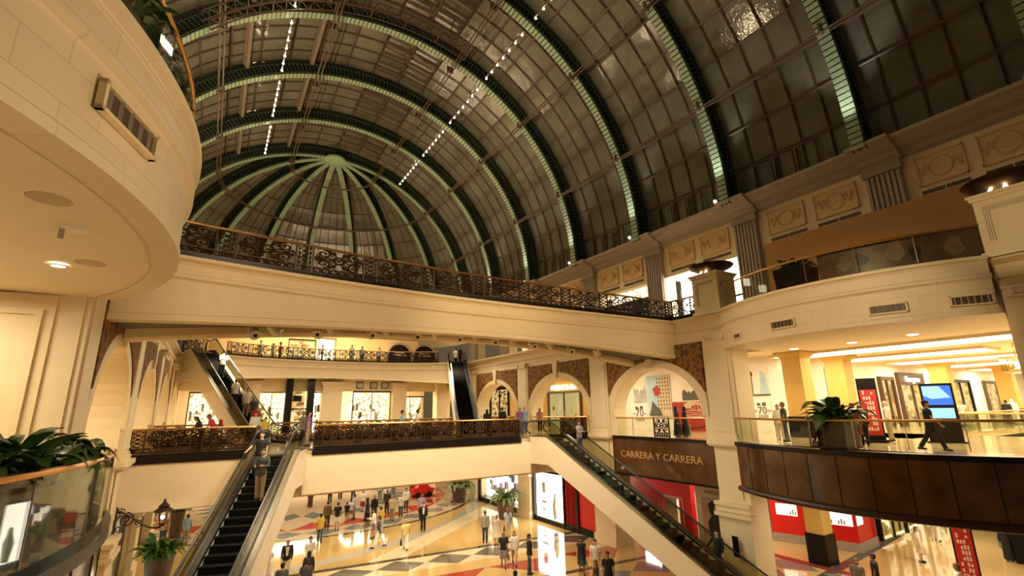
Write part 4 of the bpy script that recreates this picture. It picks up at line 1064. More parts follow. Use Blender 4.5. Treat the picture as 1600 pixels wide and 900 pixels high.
# same plain fascia under the others: cream edge
m = MB(); m.box((XR+.05, 32.85, -1.9), (XR+.6, 50, 0)); m.box((XR+.05, 24.1, -2.6), (XR+.6, 31.25, 0)); struct('trim_right_edge', m, CREAM)
m = MB(mir); m.box((XR+.05, 15.45, -1.9), (XR+.6, 22.4, 0)); m.box((XR+.05, 24.1, -2.2), (XR+.6, 31.25, 0)); m.box((XR+.05, 32.85, -1.9), (XR+.6, 50, 0)); struct('trim_left_edge', m, CREAM)
glass_balustrade([(XR+.1, 15.5), (XR+.1, 18.1)], .02, 'glass balustrade under the nearest arch, right of the iron panel', 'glass balustrades', 1.3)
glass_balustrade([(XR+.1, 19.2), (XR+.1, 22.3)], .02, 'glass balustrade under the nearest arch, left of the iron panel', 'glass balustrades', 1.5)
t = thing('iron_grille', 'framed ironwork scroll panel between the glass panes of the nearest arch', 'balustrade', (XR+.1, 18.65, .08), 0)
child(WIDE, 'scroll_panel', t, (0,0,.02), PI/2, (1.0,1.6,1.05))
m = MB(); m.box((-.03,-.54,0),(.03,-.47,1.02)); m.build('frame', IRON, t, local=True); m = MB(); m.box((-.03,.47,0),(.03,.54,1.02)); m.build('frame', IRON, t, local=True)
m = MB(); m.tube([(0,-.56,1.03),(0,.56,1.03)], .04, 8); m.build('handrail', BRASS, t, local=True)
for a, b, lab in ((24.2, 31.2, 'glass balustrade under the middle arch'), (32.9, 39.8, 'glass balustrade under the third arch')):
    glass_balustrade([(XR+.15, a), (XR+.15, b)], .02, lab, 'glass balustrades', 1.6)

# red shop behind the nearest ground floor bay
t = thing('red_shopfront', 'red lacquered shopfront with a glass door under the bronze sign', 'shop', (24, 22.5, -6))
m = MB(); m.box((24, 22.35, -6), (24.4, 28.5, -1.5)); m.box((24, 20.05, -6), (24.4, 20.6, -1.5)); m.box((24, 20.6, -3.6), (24.4, 22.35, -1.5)); m.build('red_wall', RED, t)
m = MB(); m.box((23.95, 20.55, -6), (24.1, 20.63, -3.55)); m.box((23.95, 22.3, -6), (24.1, 22.4, -3.55)); m.box((23.95, 20.6, -3.62), (24.1, 22.35, -3.5)); m.build('door_frame', STEEL, t)
m = MB(); m.box((25.5, 20.0, -6), (25.6, 22.4, -3.4)); m.build('lit_interior', mat('lit_pale', (.9,.85,.7), .5, emit=.8, ecol=(1,.92,.75)), t)
m = MB(); m.box((24.9, 20.9, -5.4), (25.0, 21.7, -3.6)); m.build('inner_red_panel', RED, t)
m = MB(); m.box((24.02, 20.6, -6), (24.04, 22.3, -3.6)); m.build('glass_door', GLASS, t)
m = MB(); m.box((23.97, 22.55, -5.0), (24.0, 23.85, -4.4)); m.build('display_niche', LITWHITE, t)
m = MB(); m.box((23.93, 22.5, -5.05), (23.99, 22.55, -4.35)); m.box((23.93, 23.85, -5.05), (23.99, 23.9, -4.35)); m.box((23.93, 22.5, -5.05), (23.99, 23.9, -5.0)); m.build('niche_frame', STEEL, t)
t = thing('grey_hoarding', 'pale grey hoarding wall with a large fashion poster behind the pier', 'hoarding', (24, 18, -6))
m = MB(); m.box((24.0, 15.6, -6), (24.3, 19.7, -1.5)); m.build('board', mat('grey_beige_board', (.50,.46,.34), .6), t)
m = MB(); m.box((23.9, 15.6, -6), (24.0, 19.7, -5.75)); m.build('skirting', GREYST, t)
m = place_text(text_mb('CARRERA Y CARRERA', .24, .005), (23.98, 17.9, -3.05), (0,-1,0)); m.build('small_lettering', mat('red_letters', (.5,.10,.05), .5), t)
t = thing('fashion_poster', 'large poster of a dark haired person in black with raised hands', 'poster', (23.98, 18.2, -5.2))
m = MB(); m.box((23.95, 17.0, -5.2), (23.99, 19.3, -3.3)); m.build('sheet', mat('rosy_print', (.42,.22,.14), .5, noise=.25), t)
SKINP = mat('printed_skin', (.62,.40,.26), .6, noise=.05)
m = MB(); m.prism([(18.9,-5.2),(17.05,-5.2),(17.2,-4.6),(17.7,-4.1),(18.2,-4.0),(18.6,-4.0),(18.95,-4.5)], 23.93, 23.95, 'x'); m.build('printed_clothes', BLACK, t)
m = MB(); m.prism([(18.75,-4.1),(18.85,-3.6),(18.6,-3.38),(18.2,-3.35),(18.0,-3.5),(18.4,-3.55),(18.5,-4.1)], 23.91, 23.93, 'x'); m.build('printed_hair', BLACK, t)
m = MB(); m.prism([(18.45,-3.5),(18.05,-3.48),(17.85,-3.75),(18.0,-3.98),(18.3,-3.98),(18.48,-3.75)], 23.915, 23.935, 'x'); m.prism([(17.9,-4.0),(17.7,-4.1),(17.55,-4.6),(17.75,-4.65),(18.05,-4.2)], 23.905, 23.925, 'x'); m.build('printed_face_and_hand', SKINP, t)
# right facade windows at ground level
t = thing('window_display', 'brilliant white shop window on the ground floor between the piers', 'shop window', (20.7, 29.3, -6))
m = MB(); m.box((20.75, 27.55, -5.75), (20.8, 31.0, -2.75)); m.build('lit_back', LITWHITE, t)
m = MB(); m.box((20.5, 27.45, -6), (20.85, 27.58, -2.6)); m.box((20.5, 31.0, -6), (20.85, 31.2, -2.6)); m.box((20.5, 27.45, -2.75), (20.85, 31.2, -2.6)); m.box((20.55, 27.5, -6), (20.85, 31, -5.7)); m.build('frame', BLACK, t)
m = MB(); m.box((20.6, 29.7, -4.1), (20.74, 30.1, -3.4)); m.box((20.6, 29.6, -4.75), (20.74, 30.2, -4.6)); m.box((20.6, 29.7, -5.2), (20.74, 30.1, -5.1)); m.lathe([(.01,0),(.15,0),(.2,.5),(.24,.9),(.12,1.3),(.1,1.6),(.01,1.7)], 8, (20.66, 28.6, -5.6)); m.build('display_goods', GREYP, t)
t = thing('curtained_window', 'red curtained shop window with a flat red panel beside the pier', 'shop window', (20.7, 25.8, -6))
m = MB(); n_ = 26
m.loft([[(20.66 + .06*math.sin(k*1.9), 26.2 + 1.2*k/n_, z) for k in range(n_+1)] for z in (-5.7, -2.7)], closed=False); m.build('red_curtain', mat('red_velvet', (.38,.012,.012), .7), t)
m = MB(); m.box((20.62, 24.15, -5.6), (20.75, 26.0, -2.7)); m.build('red_panel', RED, t)
m = MB(); m.box((20.5, 26.0, -6), (20.8, 26.2, -2.6)); m.box((20.55, 24.1, -6), (20.8, 27.45, -5.65)); m.build('frame', BLACK, t)
t = thing('corner_window', 'white shop window with colourful clothes and dressed mannequins at the far corner', 'shop window', (20.7, 36.4, -6))
m = MB(); m.box((21.36, 32.9, -5.6), (21.4, 39.8, -2.2)); m.build('lit_back', mat('lit_window_white', (1,.95,.88), .5, noise=0, emit=3.0, ecol=(1,.93,.84)), t)
m = MB(); m.box((20.6, 32.9, -6), (21.4, 39.8, -5.62)); m.box((20.6, 32.85, -6), (20.8, 33.0, -2.0)); m.box((20.6, 39.7, -6), (20.8, 39.9, -2.0)); m.build('frame', BLACK, t)
rnd = random.Random(5); cols = [mat('cloth_'+c, v, .7) for c, v in (('violet',(.35,.16,.42)),('blue',(.25,.42,.62)),('crimson',(.55,.05,.08)),('pale',(.8,.75,.75)),('navy',(.08,.09,.2)))]
for ci in range(5):
    m = MB()
    for k in range(9):
        y = 33.2 + rnd.random()*6; z = -5.3 + rnd.random()*2.6; m.box((21.1, y, z), (21.3, y+.12+.2*rnd.random(), z+.25+.5*rnd.random()))
    m.build('hanging_clothes', cols[ci], t)
GLP = MB(); GLP.box((20.62, 33.0, -5.6), (20.64, 39.7, -2.1)); GLP.build('glass_pane', GLASS, t)
for loc, lab in (((20.36, 32.05, -4.65), 'dark slot shaped plaque on the far ground floor pier'), ((20.16, 14.65, -4.7), 'dark slot shaped plaque on the near pier')):
    m = MB(); h_ = .82; m.box((loc[0]-.03, loc[1]-.14, loc[2]), (loc[0], loc[1]+.14, loc[2]+h_)); tag(m.build('wall_plaque', BLACK), lab, 'plaque')
# red shop and column under the right gallery
t = thing('red_shop_corner', 'red shop corner with lit jewellery niches under the right gallery', 'shop', (30, 15.5, -6))
pl = [(28.85,18.4),(30.15,14.4),(32.5,14.6),(32.5,18.4)]
m = MB(); m.prism(pl, -5.55, -1.8); m.build('red_wall', RED, t)
m = MB(); m.prism([(28.8,18.4),(30.1,14.33),(32.55,14.53),(32.55,18.4)], -6, -5.55); m.build('stone_base', GREYST, t)
def on_face(a, b, off, t): 
    d = Vector((b[0]-a[0], b[1]-a[1])); n = Vector((d.y, -d.x)).normalized(); p = Vector(a) + d*t + n*off; return p
fa, fb = pl[0], pl[1]
def face_quad(mb, a, b, t0, t1, z0, z1, o0, o1):
    P = [on_face(a, b, o0, t0), on_face(a, b, o0, t1), on_face(a, b, o1, t1), on_face(a, b, o1, t0)]; mb.prism([(p.x, p.y) for p in P], z0, z1)
s_ = -1 if on_face(fa, fb, 1, .5).x > 29.5 else 1
m = MB(); face_quad(m, fa, fb, .08, .34, -4.55, -3.95, 0, .02*s_); face_quad(m, fa, fb, .5, .96, -4.75, -4.1, 0, .02*s_); face_quad(m, pl[1], pl[2], .03, .35, -4.7, -4.1, 0, .02*s_); m.build('lit_niches', mat('lit_niche', (1,.95,.88), .5, noise=0, emit=1.5, ecol=(1,.95,.86)), t)
for a_, z in ((.25,-4.5),(.66,-4.7),(.8,-4.7)):
    for dx_ in range(3): m = MB(); face_quad(m, fa, fb, a_+.03*dx_, a_+.03*dx_+.02, z, z+.2+.1*(dx_ % 2), .02*s_, .07*s_); m.build('jewellery_stand', GREYP, t)
shopY(32.8, 35.8, -5.8, -2.4, 14.6, 'glass shopfront with lit goods right of the red shop corner', None, lit_shop('lit_goods', 1.6, (.8,.6,.32), (1,.9,.65), (.3,.2,.1)), BLACK)
shopY(36.2, 44, -6, -2.4, 15.2, 'brightly lit shop entrance farther along the ground floor', None, lit_shop('lit_goods2', 2.0, (.9,.7,.4), (1,.92,.7), (.35,.25,.12)), BROWNBAR)
column(26.8, 14.6, -6, -1.82, 'yellow square column with black plinth under the right gallery', .85, 1.4)
t = thing('kiosk', 'dark kiosk with bright screens at the lower right corner', 'kiosk', (36, 9.6, -6), rad(25))
m = MB(); m.box((-1.6,-.6,0),(1.6,.6,1.0)); m.box((-1.7,-.7,2.2),(1.7,.7,2.5)); m.box((-1.7,-.6,0),(-1.5,.6,2.3)); m.box((1.5,-.6,0),(1.7,.6,2.3)); m.build('cabinet', BLACK, t, local=True)
for k, (xx, mm) in enumerate(((-1.3, SCRW), (.2, SCREEN))):
    m = MB(); m.box((xx,-.66,.3),(xx+.35,-.62,.85)); m.build('screen', mm, t, local=True)
m = MB(); m.box((-1.3,-.3,1.0),(1.3,.3,1.12)); m.build('counter', WHITE, t, local=True)

# lanterns on iron brackets
def lantern(wall_x, y, s, z, label, reach=1.45):
    t = thing('wall_lantern', label, 'lantern', (wall_x, y, z), 0 if s > 0 else PI, 'bracket lanterns on the piers')
    m = MB(); P = [(0.02,0,.25)] + [(reach*u, 0, .3*math.cos(u*PI*1.15) - .12*u) for u in [k/14 for k in range(1,15)]]
    m.tube(P, .035, 6)
    scroll(m, .33, -.02, .26, 1.6, PI/2, -1, .025); scroll(m, .70, -.16, .14, 1.3, -PI/2, 1, .02); scroll(m, .14, .28, .12, 1.3, 0, 1, .02); scroll(m, .16, -.3, .13, 1.3, 0, -1, .02)
    m.box((0,-.05,-.45),(.05,.05,.45)); m.build('bracket', IRON, t, local=True)
    zb_ = P[-1][2]
    m = MB(); c0 = (reach, 0, zb_)
    m.lathe([(.01,0),(.10,.03),(.07,.08),(.14,.12)], 8, c0); m.lathe([(.30,.52),(.34,.54),(.30,.60),(.16,.70),(.20,.73),(.10,.82),(.04,.88),(.05,.93),(.01,1.0)], 8, c0)
    for k in range(6): a = 2*PI*k/6; m.tube([(reach+.14*math.cos(a), .14*math.sin(a), zb_+.1), (reach+.25*math.cos(a), .25*math.sin(a), zb_+.54)], .014, 4)
    m.build('lantern_frame', IRON, t, local=True)
    m = MB(); m.sphere((reach, 0, zb_+.34), .07, 8); m.build('bulb', BULB, t, local=True)
lantern(-2.62, 23.9, 1, -2.05, 'iron bracket lantern with a lit bulb on the left pier, above the potted plant')
lantern(-2.62, 14.3, 1, -2.35, 'iron bracket lantern at the bottom left, only its roof showing')
lantern(20.4, 23.3, -1, -1.9, 'iron bracket lantern behind the cream escalator')
# left ground shops
for k, (y0, y1) in enumerate(((25, 30.4), (33.6, 39), (42.2, 48))):
    shopX(y0, y1, -6, -2.6, -3.1, 'tall lit shop window on the left ground floor, %s from the lantern' % ORD[k], None, LITWARM if k else mat('lit_cool', (.8,.85,.75), .5, emit=.9, ecol=(.85,.9,.75)), BROWNBAR, .25, 8+k, True, 1)
m = MB(mir); m.box((XR+.5, 15.5, -6), (XR+.7, 60, -1.5)); struct('wall_left_ground', m, YELL)
m = MB(); m.box((XR+1.0, 39.9, -6), (XR+1.3, 60, -1.5)); m.box((21.5, 31.3, -6), (21.8, 39.9, -1.5)); struct('wall_right_ground', m, CREAM)

# ---------------------------------------------------------------- far end
t0_ = CREAM
m = MB()
m.box((-3.6, 47.2, 3.5), (20.5, 47.6, 4.6)); struct('wall_far_lintel', m, CREAM)
for k, (x0, x1) in enumerate(((2.1,3.3),(8.3,10.0),(14.75,16.1),(19.3,20.4))):
    t = thing('far_pier', 'cream pier of the far shops under the distant bridge, %s from the left' % ORD[k], 'column', ((x0+x1)/2, 46.9, 0), 0, 'cream piers of the far shops')
    m = MB(); m.box((x0, 46.5, 0), (x1, 47.4, 4.0)); m.build('shaft', CREAM, t)
    m = MB(); m.box((x0-.1, 46.4, 4.0), (x1+.1, 47.45, 4.15)); m.box((x0-.18, 46.3, 4.15), (x1+.18, 47.5, 4.3)); m.build('capital', CREAM, t)
m = MB(); m.box((-3.6, 54, 0), (20.8, 54.3, 4.6)); struct('wall_far_first_storey', m, CREAM)
def shop_far(x0, x1, z0, z1, y, label, inner, seed, frame=BROWNBAR):
    t = thing('shopfront', label, 'shop', ((x0+x1)/2, y, z0))
    m = MB(); m.box((x0, y+.9, z0), (x1, y+.95, z1)); m.build('lit_interior', inner, t)
    m = MB(); m.box((x0-.08, y-.1, z0), (x0, y+.1, z1)); m.box((x1, y-.1, z0), (x1+.08, y+.1, z1)); m.box((x0-.08, y-.1, z1), (x1+.08, y+.1, z1+.15)); m.box(((x0+x1)/2-.03, y-.05, z0), ((x0+x1)/2+.03, y+.05, z1)); m.build('frame', frame, t)
    rnd = random.Random(seed); m = MB()
    for k in range(10): xx = x0 + (x1-x0)*rnd.random()*.9; zz = z0+.3+rnd.random()*(z1-z0)*.5; m.box((xx, y+.5, zz), (xx+.2, y+.8, zz+.2+.6*rnd.random()))
    m.build('display_goods', GREYP, t)
    m = MB(); m.box((x0, y-.01, z0), (x1, y+.01, z1)); m.build('glass_pane', GLASS, t)
LITB = lit_shop('lit_shop_bright', 2.4, (.80,.60,.32), (1,.90,.64), (.22,.17,.10), 5.0)
shop_far(11.2, 14.7, 0, 3.4, 47.3, 'large glass shopfront in the middle of the far wall', LITB, 1)
shop_far(16.2, 19.2, 0, 3.0, 50.0, 'glass shopfront at the right of the far wall', LITB, 2)
shop_far(3.2, 5.6, 0, 3.4, 49.0, 'bright shop left of the glass lift', LITB, 3)
shop_far(7.7, 8.5, 0, 3.4, 48.6, 'narrow bright window right of the glass lift', LITWHITE, 4)
shop_far(-1.8, 1.9, 0, 3.4, 50.0, 'cream shop at the left of the far wall', LITB, 5)
t = thing('glass_lift', 'glass lift shaft with two dark uprights under the far bridge', 'lift', (6.5, 47.5, 0))
for x in (5.55, 7.35):
    m = MB(); m.box((x-.28, 46.6, 0), (x+.28, 47.2, 4.55)); m.build('upright', BLACK, t)
m = MB(); m.box((5.8, 47.0, .02), (7.1, 47.05, 4.5)); m.build('glass_pane', GLASS, t)
m = MB(); m.box((5.8, 48.4, .05), (7.1, 48.5, 4.4)); m.build('lit_interior', LITWARM, t)
m = MB(); m.box((5.7, 46.7, 1.9), (7.2, 47.1, 2.0)); m.box((5.9, 46.7, 2.6), (6.6, 47, 3.1)); m.build('crossbar', BLACK, t)
for k, x in enumerate((11.7, 13.0, 14.1)):
    t = thing('wall_monitor', 'small dark monitor on the lintel over the far shopfront, %s of three from the left' % ORD[k], 'monitor', (x, 47.15, 3.75), 0, 'monitors over the far shopfront')
    m = MB(); m.box((-.33,-.04,0),(.33,.05,.62)); m.build('casing', BLACK, t, local=True); m = MB(); m.box((-.27,-.06,.06),(.27,-.04,.56)); m.build('picture', GREYP, t, local=True)
# second storey beyond the far bridge
m = MB(); m.box((-3, 57, 6), (21, 57.4, 10)); struct('wall_far_second_storey', m, PANEL)
shop_far(9.2, 10.9, 6, 9.5, 56, 'brilliant white opening on the far second storey', LITWHITE, 6)
shop_far(6.2, 8.8, 6, 9.2, 56, 'dark shop with a lit centre on the far second storey', LITWARM, 7, BLACK)
for k, (xc, h_) in enumerate(((18.6, 3.4), (21.8, 3.2))):
    t = thing('arched_shopfront', 'dark arched shopfront on the far second storey, %s' % ('left of the pair' if k == 0 else 'right of the pair'), 'shop', (xc, 56.9, 6))
    P = [(xc-1.4, 6), (xc+1.4, 6)] + [(xc + 1.4*math.cos(a), 8.2 + 1.3*math.sin(a)) for a in [PI*i/12 for i in range(13)]]
    m = MB(); m.prism(P, 56.8, 56.98, 'y'); m.build('dark_glazing', BLACK, t)
    m = MB(); m.tube([(xc + 1.45*math.cos(a), 56.8, 8.2 + 1.35*math.sin(a)) for a in [PI*i/12 for i in range(13)]], .12, 4); m.build('arch_moulding', GREYST, t)
    m = MB(); m.box((xc-.8, 56.7, 8.1), (xc+.8, 56.78, 8.25)); m.box((xc-.6, 56.7, 8.4), (xc+.6, 56.78, 8.52)); m.build('dim_sign', TANP, t)

# ---------------------------------------------------------------- second storey shops on the right
HOARD = mat('brown_hoarding', (.42,.21,.06), .65, noise=.04)
t = thing('shop_hoarding', 'plain brown hoarding across a shop behind the right second storey balcony', 'hoarding', (25.5, 8, 6))
m = MB(); m.box((25.35, -3, 6), (25.55, 14.35, 10.35)); m.build('board', HOARD, t)
for i, lab, inner, fr in ((2, 'overexposed white shop behind the bowl uplighter', LITWHITE, BLACK), (3, 'shop with black fascia and white side on the second storey', LITB, BLACK), (4, 'dim shop on the right second storey, far along the wall', LITWARM, BROWNBAR), (5, 'last dim shop on the right second storey', LITWARM, BROWNBAR)):
    y0 = RIBY[i]+.47; y1 = RIBY[i+1]-.97
    t = thing('shopfront', lab, 'shop', (26.8, (y0+y1)/2, 6))
    m = MB(); m.box((27.6, y0, 6), (27.7, y1, 10.4)); m.box((26.6, y0-.02, 10.3), (27.6, y1+.02, 10.4)); m.build('lit_interior', inner, t)
    m = MB(); z_ = 8.1
    if i == 2: m.box((27.3, y0+1.6, 6), (27.42, y0+1.75, 8.3)); m.box((27.3, y0+1.6, 8.2), (27.42, y1-1.0, 8.4)); m.box((27.3, y1-.1, 6), (27.42, y1, 9.6)); m.box((27.3, y0+.25, 6), (27.42, y0+.4, 8.4)); m.box((27.3, y0+.25, 8.3), (27.42, y0+1.6, 8.42))
    elif i == 3: m.box((26.7, y0+.9, 8.3), (26.9, y1, 9.6)); m.box((26.7, y0+.9, 6), (26.9, y0+1.1, 8.4)); m.box((26.7, (y0+y1)/2, 6), (26.9, (y0+y1)/2+.15, 8.4))
    else: m.box((26.7, y0, 8.6), (26.9, y1, 9.0)); m.box((26.7, (y0+y1)/2, 6), (26.9, (y0+y1)/2+.15, 8.6))
    m.build('frame', fr, t)
    m = MB(); rnd = random.Random(i)
    for k in range(6): y = y0+.5+rnd.random()*(y1-y0-1.2); m.box((27.2, y, 6), (27.5, y+.4, 7.1+.5*rnd.random()))
    m.build('display_goods', cols[0] if i == 2 else GREYP, t)
# ---------------------------------------------------------------- little red cart on the ground floor
t = thing('red_cart', 'small red display cart on a red mat near the far planter', 'cart', (17.2, 44.5, -6))
m = MB(); m.box((-1.2,-.8,0),(1.4,.9,.02)); m.build('mat', PRED, t, local=True)
m = MB(); m.prism([(-.9,.3),(.9,.3),(1.0,.75),(.6,.8),(.35,1.15),(-.4,1.15),(-.65,.85),(-.95,.75)], -.4, .4, 'y'); m.build('body', RED, t, local=True)
for x in (-.55,.55):
    for y in (-.42,.42):
        m = MB(); m.tube([(x,y-.06,.26),(x,y+.06,.26)], .25, 12); m.build('wheel', BLACK, t, local=True)
# ---------------------------------------------------------------- plants
def leaf(mb, base, dirv, L, Wd, droop, m=0, seg=5, up=.5):
    """a folded, drooping leaf blade on a short stalk"""
    d = Vector(dirv); d.z = 0; d.normalize(); side = Vector((d.y, -d.x, 0))
    vs = []; p = Vector(base)
    for i in range(seg+1):
        t = i/seg; pos = p + d*(L*t) + Vector((0,0, L*(up*t - droop*t*t)))
        w = Wd*math.sin(PI*min(1, .12+.88*t))**.8*.5 if i < seg else .003
        vs += [pos - side*w + Vector((0,0,w*.35)), pos, pos + side*w + Vector((0,0,w*.35))]
    fs = []
    for i in range(seg):
        a = i*3; fs += [(a,a+1,a+4,a+3), (a+1,a+2,a+5,a+4)]
    mb.add(vs, fs, m, True)
def bush(n, R, H, seed, Lr=(.25,.45), Wf=.45, up=.7, droop=.9, flat=1.):
    rnd = random.Random(seed); m = MB(); st = MB()
    for k in range(n):
        a = rnd.random()*2*PI; rr = R*rnd.random()**.6; z = H*rnd.random()*(1-.5*rr/R)
        b = (rr*math.cos(a), rr*math.sin(a)*flat, z); L = Lr[0] + (Lr[1]-Lr[0])*rnd.random()
        aa = a + rnd.uniform(-.7,.7); leaf(m, b, (math.cos(aa), math.sin(aa), 0), L, L*Wf*(.8+.4*rnd.random()), droop*(.6+.8*rnd.random()), 0, 5, up*(.5+rnd.random()))
        if k % 2 == 0: st.tube([(b[0]*.2, b[1]*.2, -.1), (b[0]*.7, b[1]*.7, z*.6), b], .008, 4, caps=False)
    return m, st
# large leafy trough plants behind the left glass
for k, (x, y, s, lab) in enumerate(((-2.15,5.9,1.0,'big leaved plant in the trough at the left edge'),(-1.95,6.9,1.1,'big leaved plant in the trough above the brass rail, middle'),(-1.75,7.8,1.2,'big tallest leaved plant in the trough'),(-1.60,8.8,1.1,'big leaved plant in the trough drooping over the end of the brass rail'))):
    t = thing('trough_plant', lab, 'plant', (x-.14, y, 1.03), 0, 'leafy plants in the left trough')
    m, st = bush(78, .40, .40, 20+k, (.20*s,.36*s), .62, .95, .85 if k < 3 else 1.2); m.build('foliage', LEAFD, t, local=True); st.build('stems', LEAFD, t, local=True)
def potted(loc, label, R=.55, H=.95, fol=1., seed=1, n=60, leafm=None, square=False, pot=None, grp='potted plants', Lr=(.35,.7), Wf=.3, up=1.1, droop=1.0):
    t = thing('potted_plant', label, 'plant', loc, 0, grp)
    m = MB()
    if square: m.loft([[(-q,-q,z),(q,-q,z),(q,q,z),(-q,q,z)] for q, z in ((R*.9,0),(R,H),(R*.88,H),(R*.85,H-.1))], sm=False)
    else: m.lathe([(.01,0),(R*.68,0),(R*.95,H*.95),(R,H*.96),(R,H),(R*.88,H),(R*.85,H-.08),(.01,H-.08)], 20)
    m.build('pot', pot or TERRA, t, local=True)
    m, st = bush(n, R*.8, .35*fol, seed, (Lr[0]*fol, Lr[1]*fol), Wf, up, droop)
    for q in (m, st): q.v = [(p[0], p[1], p[2]+H-.05) for p in q.v]
    m.build('foliage', leafm or LEAF, t, local=True); st.build('stems', LEAFD, t, local=True); return t
PLG = mat('variegated_leaf', (.22,.30,.12), .45, noise=.4, scale=6)
potted((18.95, 40.3, -6), 'variegated plant in a big brown tub beside the far corner pier', .72, 1.25, 1.4, 3, 90, PLG)
potted((18.95, 32.4, -6), 'variegated plant in a big brown tub in front of the colourful corner window', .72, 1.25, 1.4, 4, 90, PLG)
potted((-1.3, 29.0, -6), 'leafy plant in a tapered brown pot below the left lantern', .62, 1.5, 1.3, 5, 90, LEAF)
potted((-1.1, 38.2, -6), 'palm like plant in a tall narrow pot behind the people at lower left', .4, 1.9, 1.1, 6, 40, LEAF)
potted((19.35, 9.35, .12), 'dark leaved plant in a square planter by the right gallery rail', .5, .95, 1.35, 7, 70, LEAFD, True, BLACK, 'potted plants', (.35,.75), .45, 1.0, .9)
t = thing('iron_grille', 'narrow ironwork scroll panel beside the square planter on the right gallery', 'balustrade', (18.72, 9.75, .16), 0)
child(WIDE, 'scroll_panel', t, (0,0,0), PI/2 - .07, (.5,1.5,1.0)); m = MB(); m.box((-.025,-.28,0),(.025,-.24,1.0)); m.build('frame', IRON, t, local=True); m = MB(); m.box((-.025,.24,0),(.025,.28,1.0)); m.build('frame', IRON, t, local=True)
potted((19.6, 10.0, 6.05), 'dark plant in a square box behind the glass of the right second storey balcony', .6, .95, .8, 8, 60, LEAFD, True, BLACK, 'potted plants', (.3,.6), .35)
for k, (x, y, lab) in enumerate(((-1.32,6.9,'dark plant hanging over the rail of the left round balcony, nearest'),(-1.24,8.0,'dark plant hanging over the rail of the left round balcony, middle'),(-1.22,9.1,'dark plant hanging over the rail of the left round balcony, lowest in view'))):
    t = thing('balcony_plant', lab, 'plant', (x-.22, y, 6.72), 0, 'plants on the left round balcony')
    m, st = bush(40, .34, .45, 40+k, (.2,.45), .3, .7, 1.1); m.build('foliage', LEAFD, t, local=True); st.build('stems', LEAFD, t, local=True)
m = MB(mir); m.sweep([(x+.3, y) for x, y in ARC[16:44]], [(0,6.02),(0,6.75),(-.55,6.75),(-.55,6.02)]); tag(m.build('planter_trough', TERRA), 'dark planter trough along the left round balcony', 'planter')
# lantern chandelier over the right gallery
t = thing('lantern_chandelier', 'square glass chandelier hanging over the right gallery', 'chandelier', (33.0, 7.3, 3.0))
m = MB(); m.tube([(0,0,.75),(0,0,1.4)], .03, 6); m.box((-.55,-.55,.68),(.55,.55,.75)); m.box((-.55,-.55,0),(.55,.55,.05)); m.build('frame', BRASS, t, local=True)
m = MB()
for k in range(8):
    for s in (-1,1): m.box((-.5+.13*k,s*.5-.01,.05),(-.42+.13*k,s*.5+.01,.68)); m.box((s*.5-.01,-.5+.13*k,.05),(s*.5+.01,-.42+.13*k,.68))
m.build('glass_slats', GLASS, t, local=True)
m = MB()
for x in (-.18,.18): m.sphere((x,0,.35), .09, 8)
m.build('bulbs', BULB, t, local=True)
# ---------------------------------------------------------------- people
def fk(pose):
    """joint positions of a 1.75 m figure facing +y"""
    la, lb, ra, rb = pose['legs']      # hip angle / knee bend (deg) left, right
    J = {}
    for s, a, b in ((-1, la, lb), (1, ra, rb)):
        h = Vector((s*.088, 0, .92)); A = rad(a); B = rad(a-b)
        k = h + Vector((s*.01, math.sin(A), -math.cos(A)))*.42; f = k + Vector((0, math.sin(B), -math.cos(B)))*.42
        J[s,'hip'], J[s,'knee'], J[s,'ankle'] = h, k, f
    lo = min(J[-1,'ankle'].z, J[1,'ankle'].z) - .08
    lean = rad(pose.get('lean', 0))
    for s in (-1, 1):
        f, ab, e, tw = pose['arms'][0 if s < 0 else 1]
        sh = Vector((s*.185, 0, 1.41)); F = rad(f); AB = rad(ab); E = rad(f+e)
        el = sh + Vector((s*math.sin(AB), math.sin(F)*math.cos(AB), -math.cos(F)*math.cos(AB)))*.28
        wr = el + Vector((s*math.sin(AB)*.3 - s*math.sin(rad(tw)), math.sin(E), -math.cos(E))).normalized()*.25
        J[s,'sh'], J[s,'el'], J[s,'wr'] = sh, el, wr
        d = (wr-el).normalized(); J[s,'hand'] = wr + d*.09
    if lean:
        R = Matrix.Rotation(-lean, 4, 'X'); piv = Vector((0,0,.92))
        for s in (-1,1):
            for q in ('sh','el','wr','hand'): J[s,q] = piv + (R.to_3x3() @ (J[s,q]-piv))
    for k in J: J[k] = J[k] - Vector((0,0,lo))
    J['lo'] = lo; J['lean'] = lean; return J
def ring(c, rx, ry, n=12): return [(c[0] + rx*math.cos(2*PI*q/n), c[1] + ry*math.sin(2*PI*q/n), c[2]) for q in range(n)]
def bend(J, p):
    """apply forward lean above the hips"""
    if J['lean'] and p[2] > .92 - J['lo']:
        piv = Vector((0,0,.92-J['lo'])); return tuple(piv + Matrix.Rotation(-J['lean'],3,'X') @ (Vector(p)-piv))
    return tuple(p)
TOR = [(.84,.15,.11),(.92,.172,.122),(1.02,.155,.112),(1.15,.155,.11),(1.28,.178,.12),(1.37,.19,.115),(1.43,.165,.095),(1.465,.09,.07)]
def torso(J, z0, z1, off, fem=0, extra=0):
    rows = [r for r in TOR if z0-.001 <= r[0] <= z1+.001]; m = MB()
    rings = []
    for z, rx, ry in rows:
        k = 1 - .10*fem if z > .97 else 1.03
        rings.append([bend(J, p) for p in ring((0,0,z-J['lo']), rx*k+off, ry*k+off+extra, 14)])
    m.loft(rings); return m
def limb(m, pts, rs, n=8):
    m.tube(pts, rs, n)
HEADC = (0,.015,1.635)
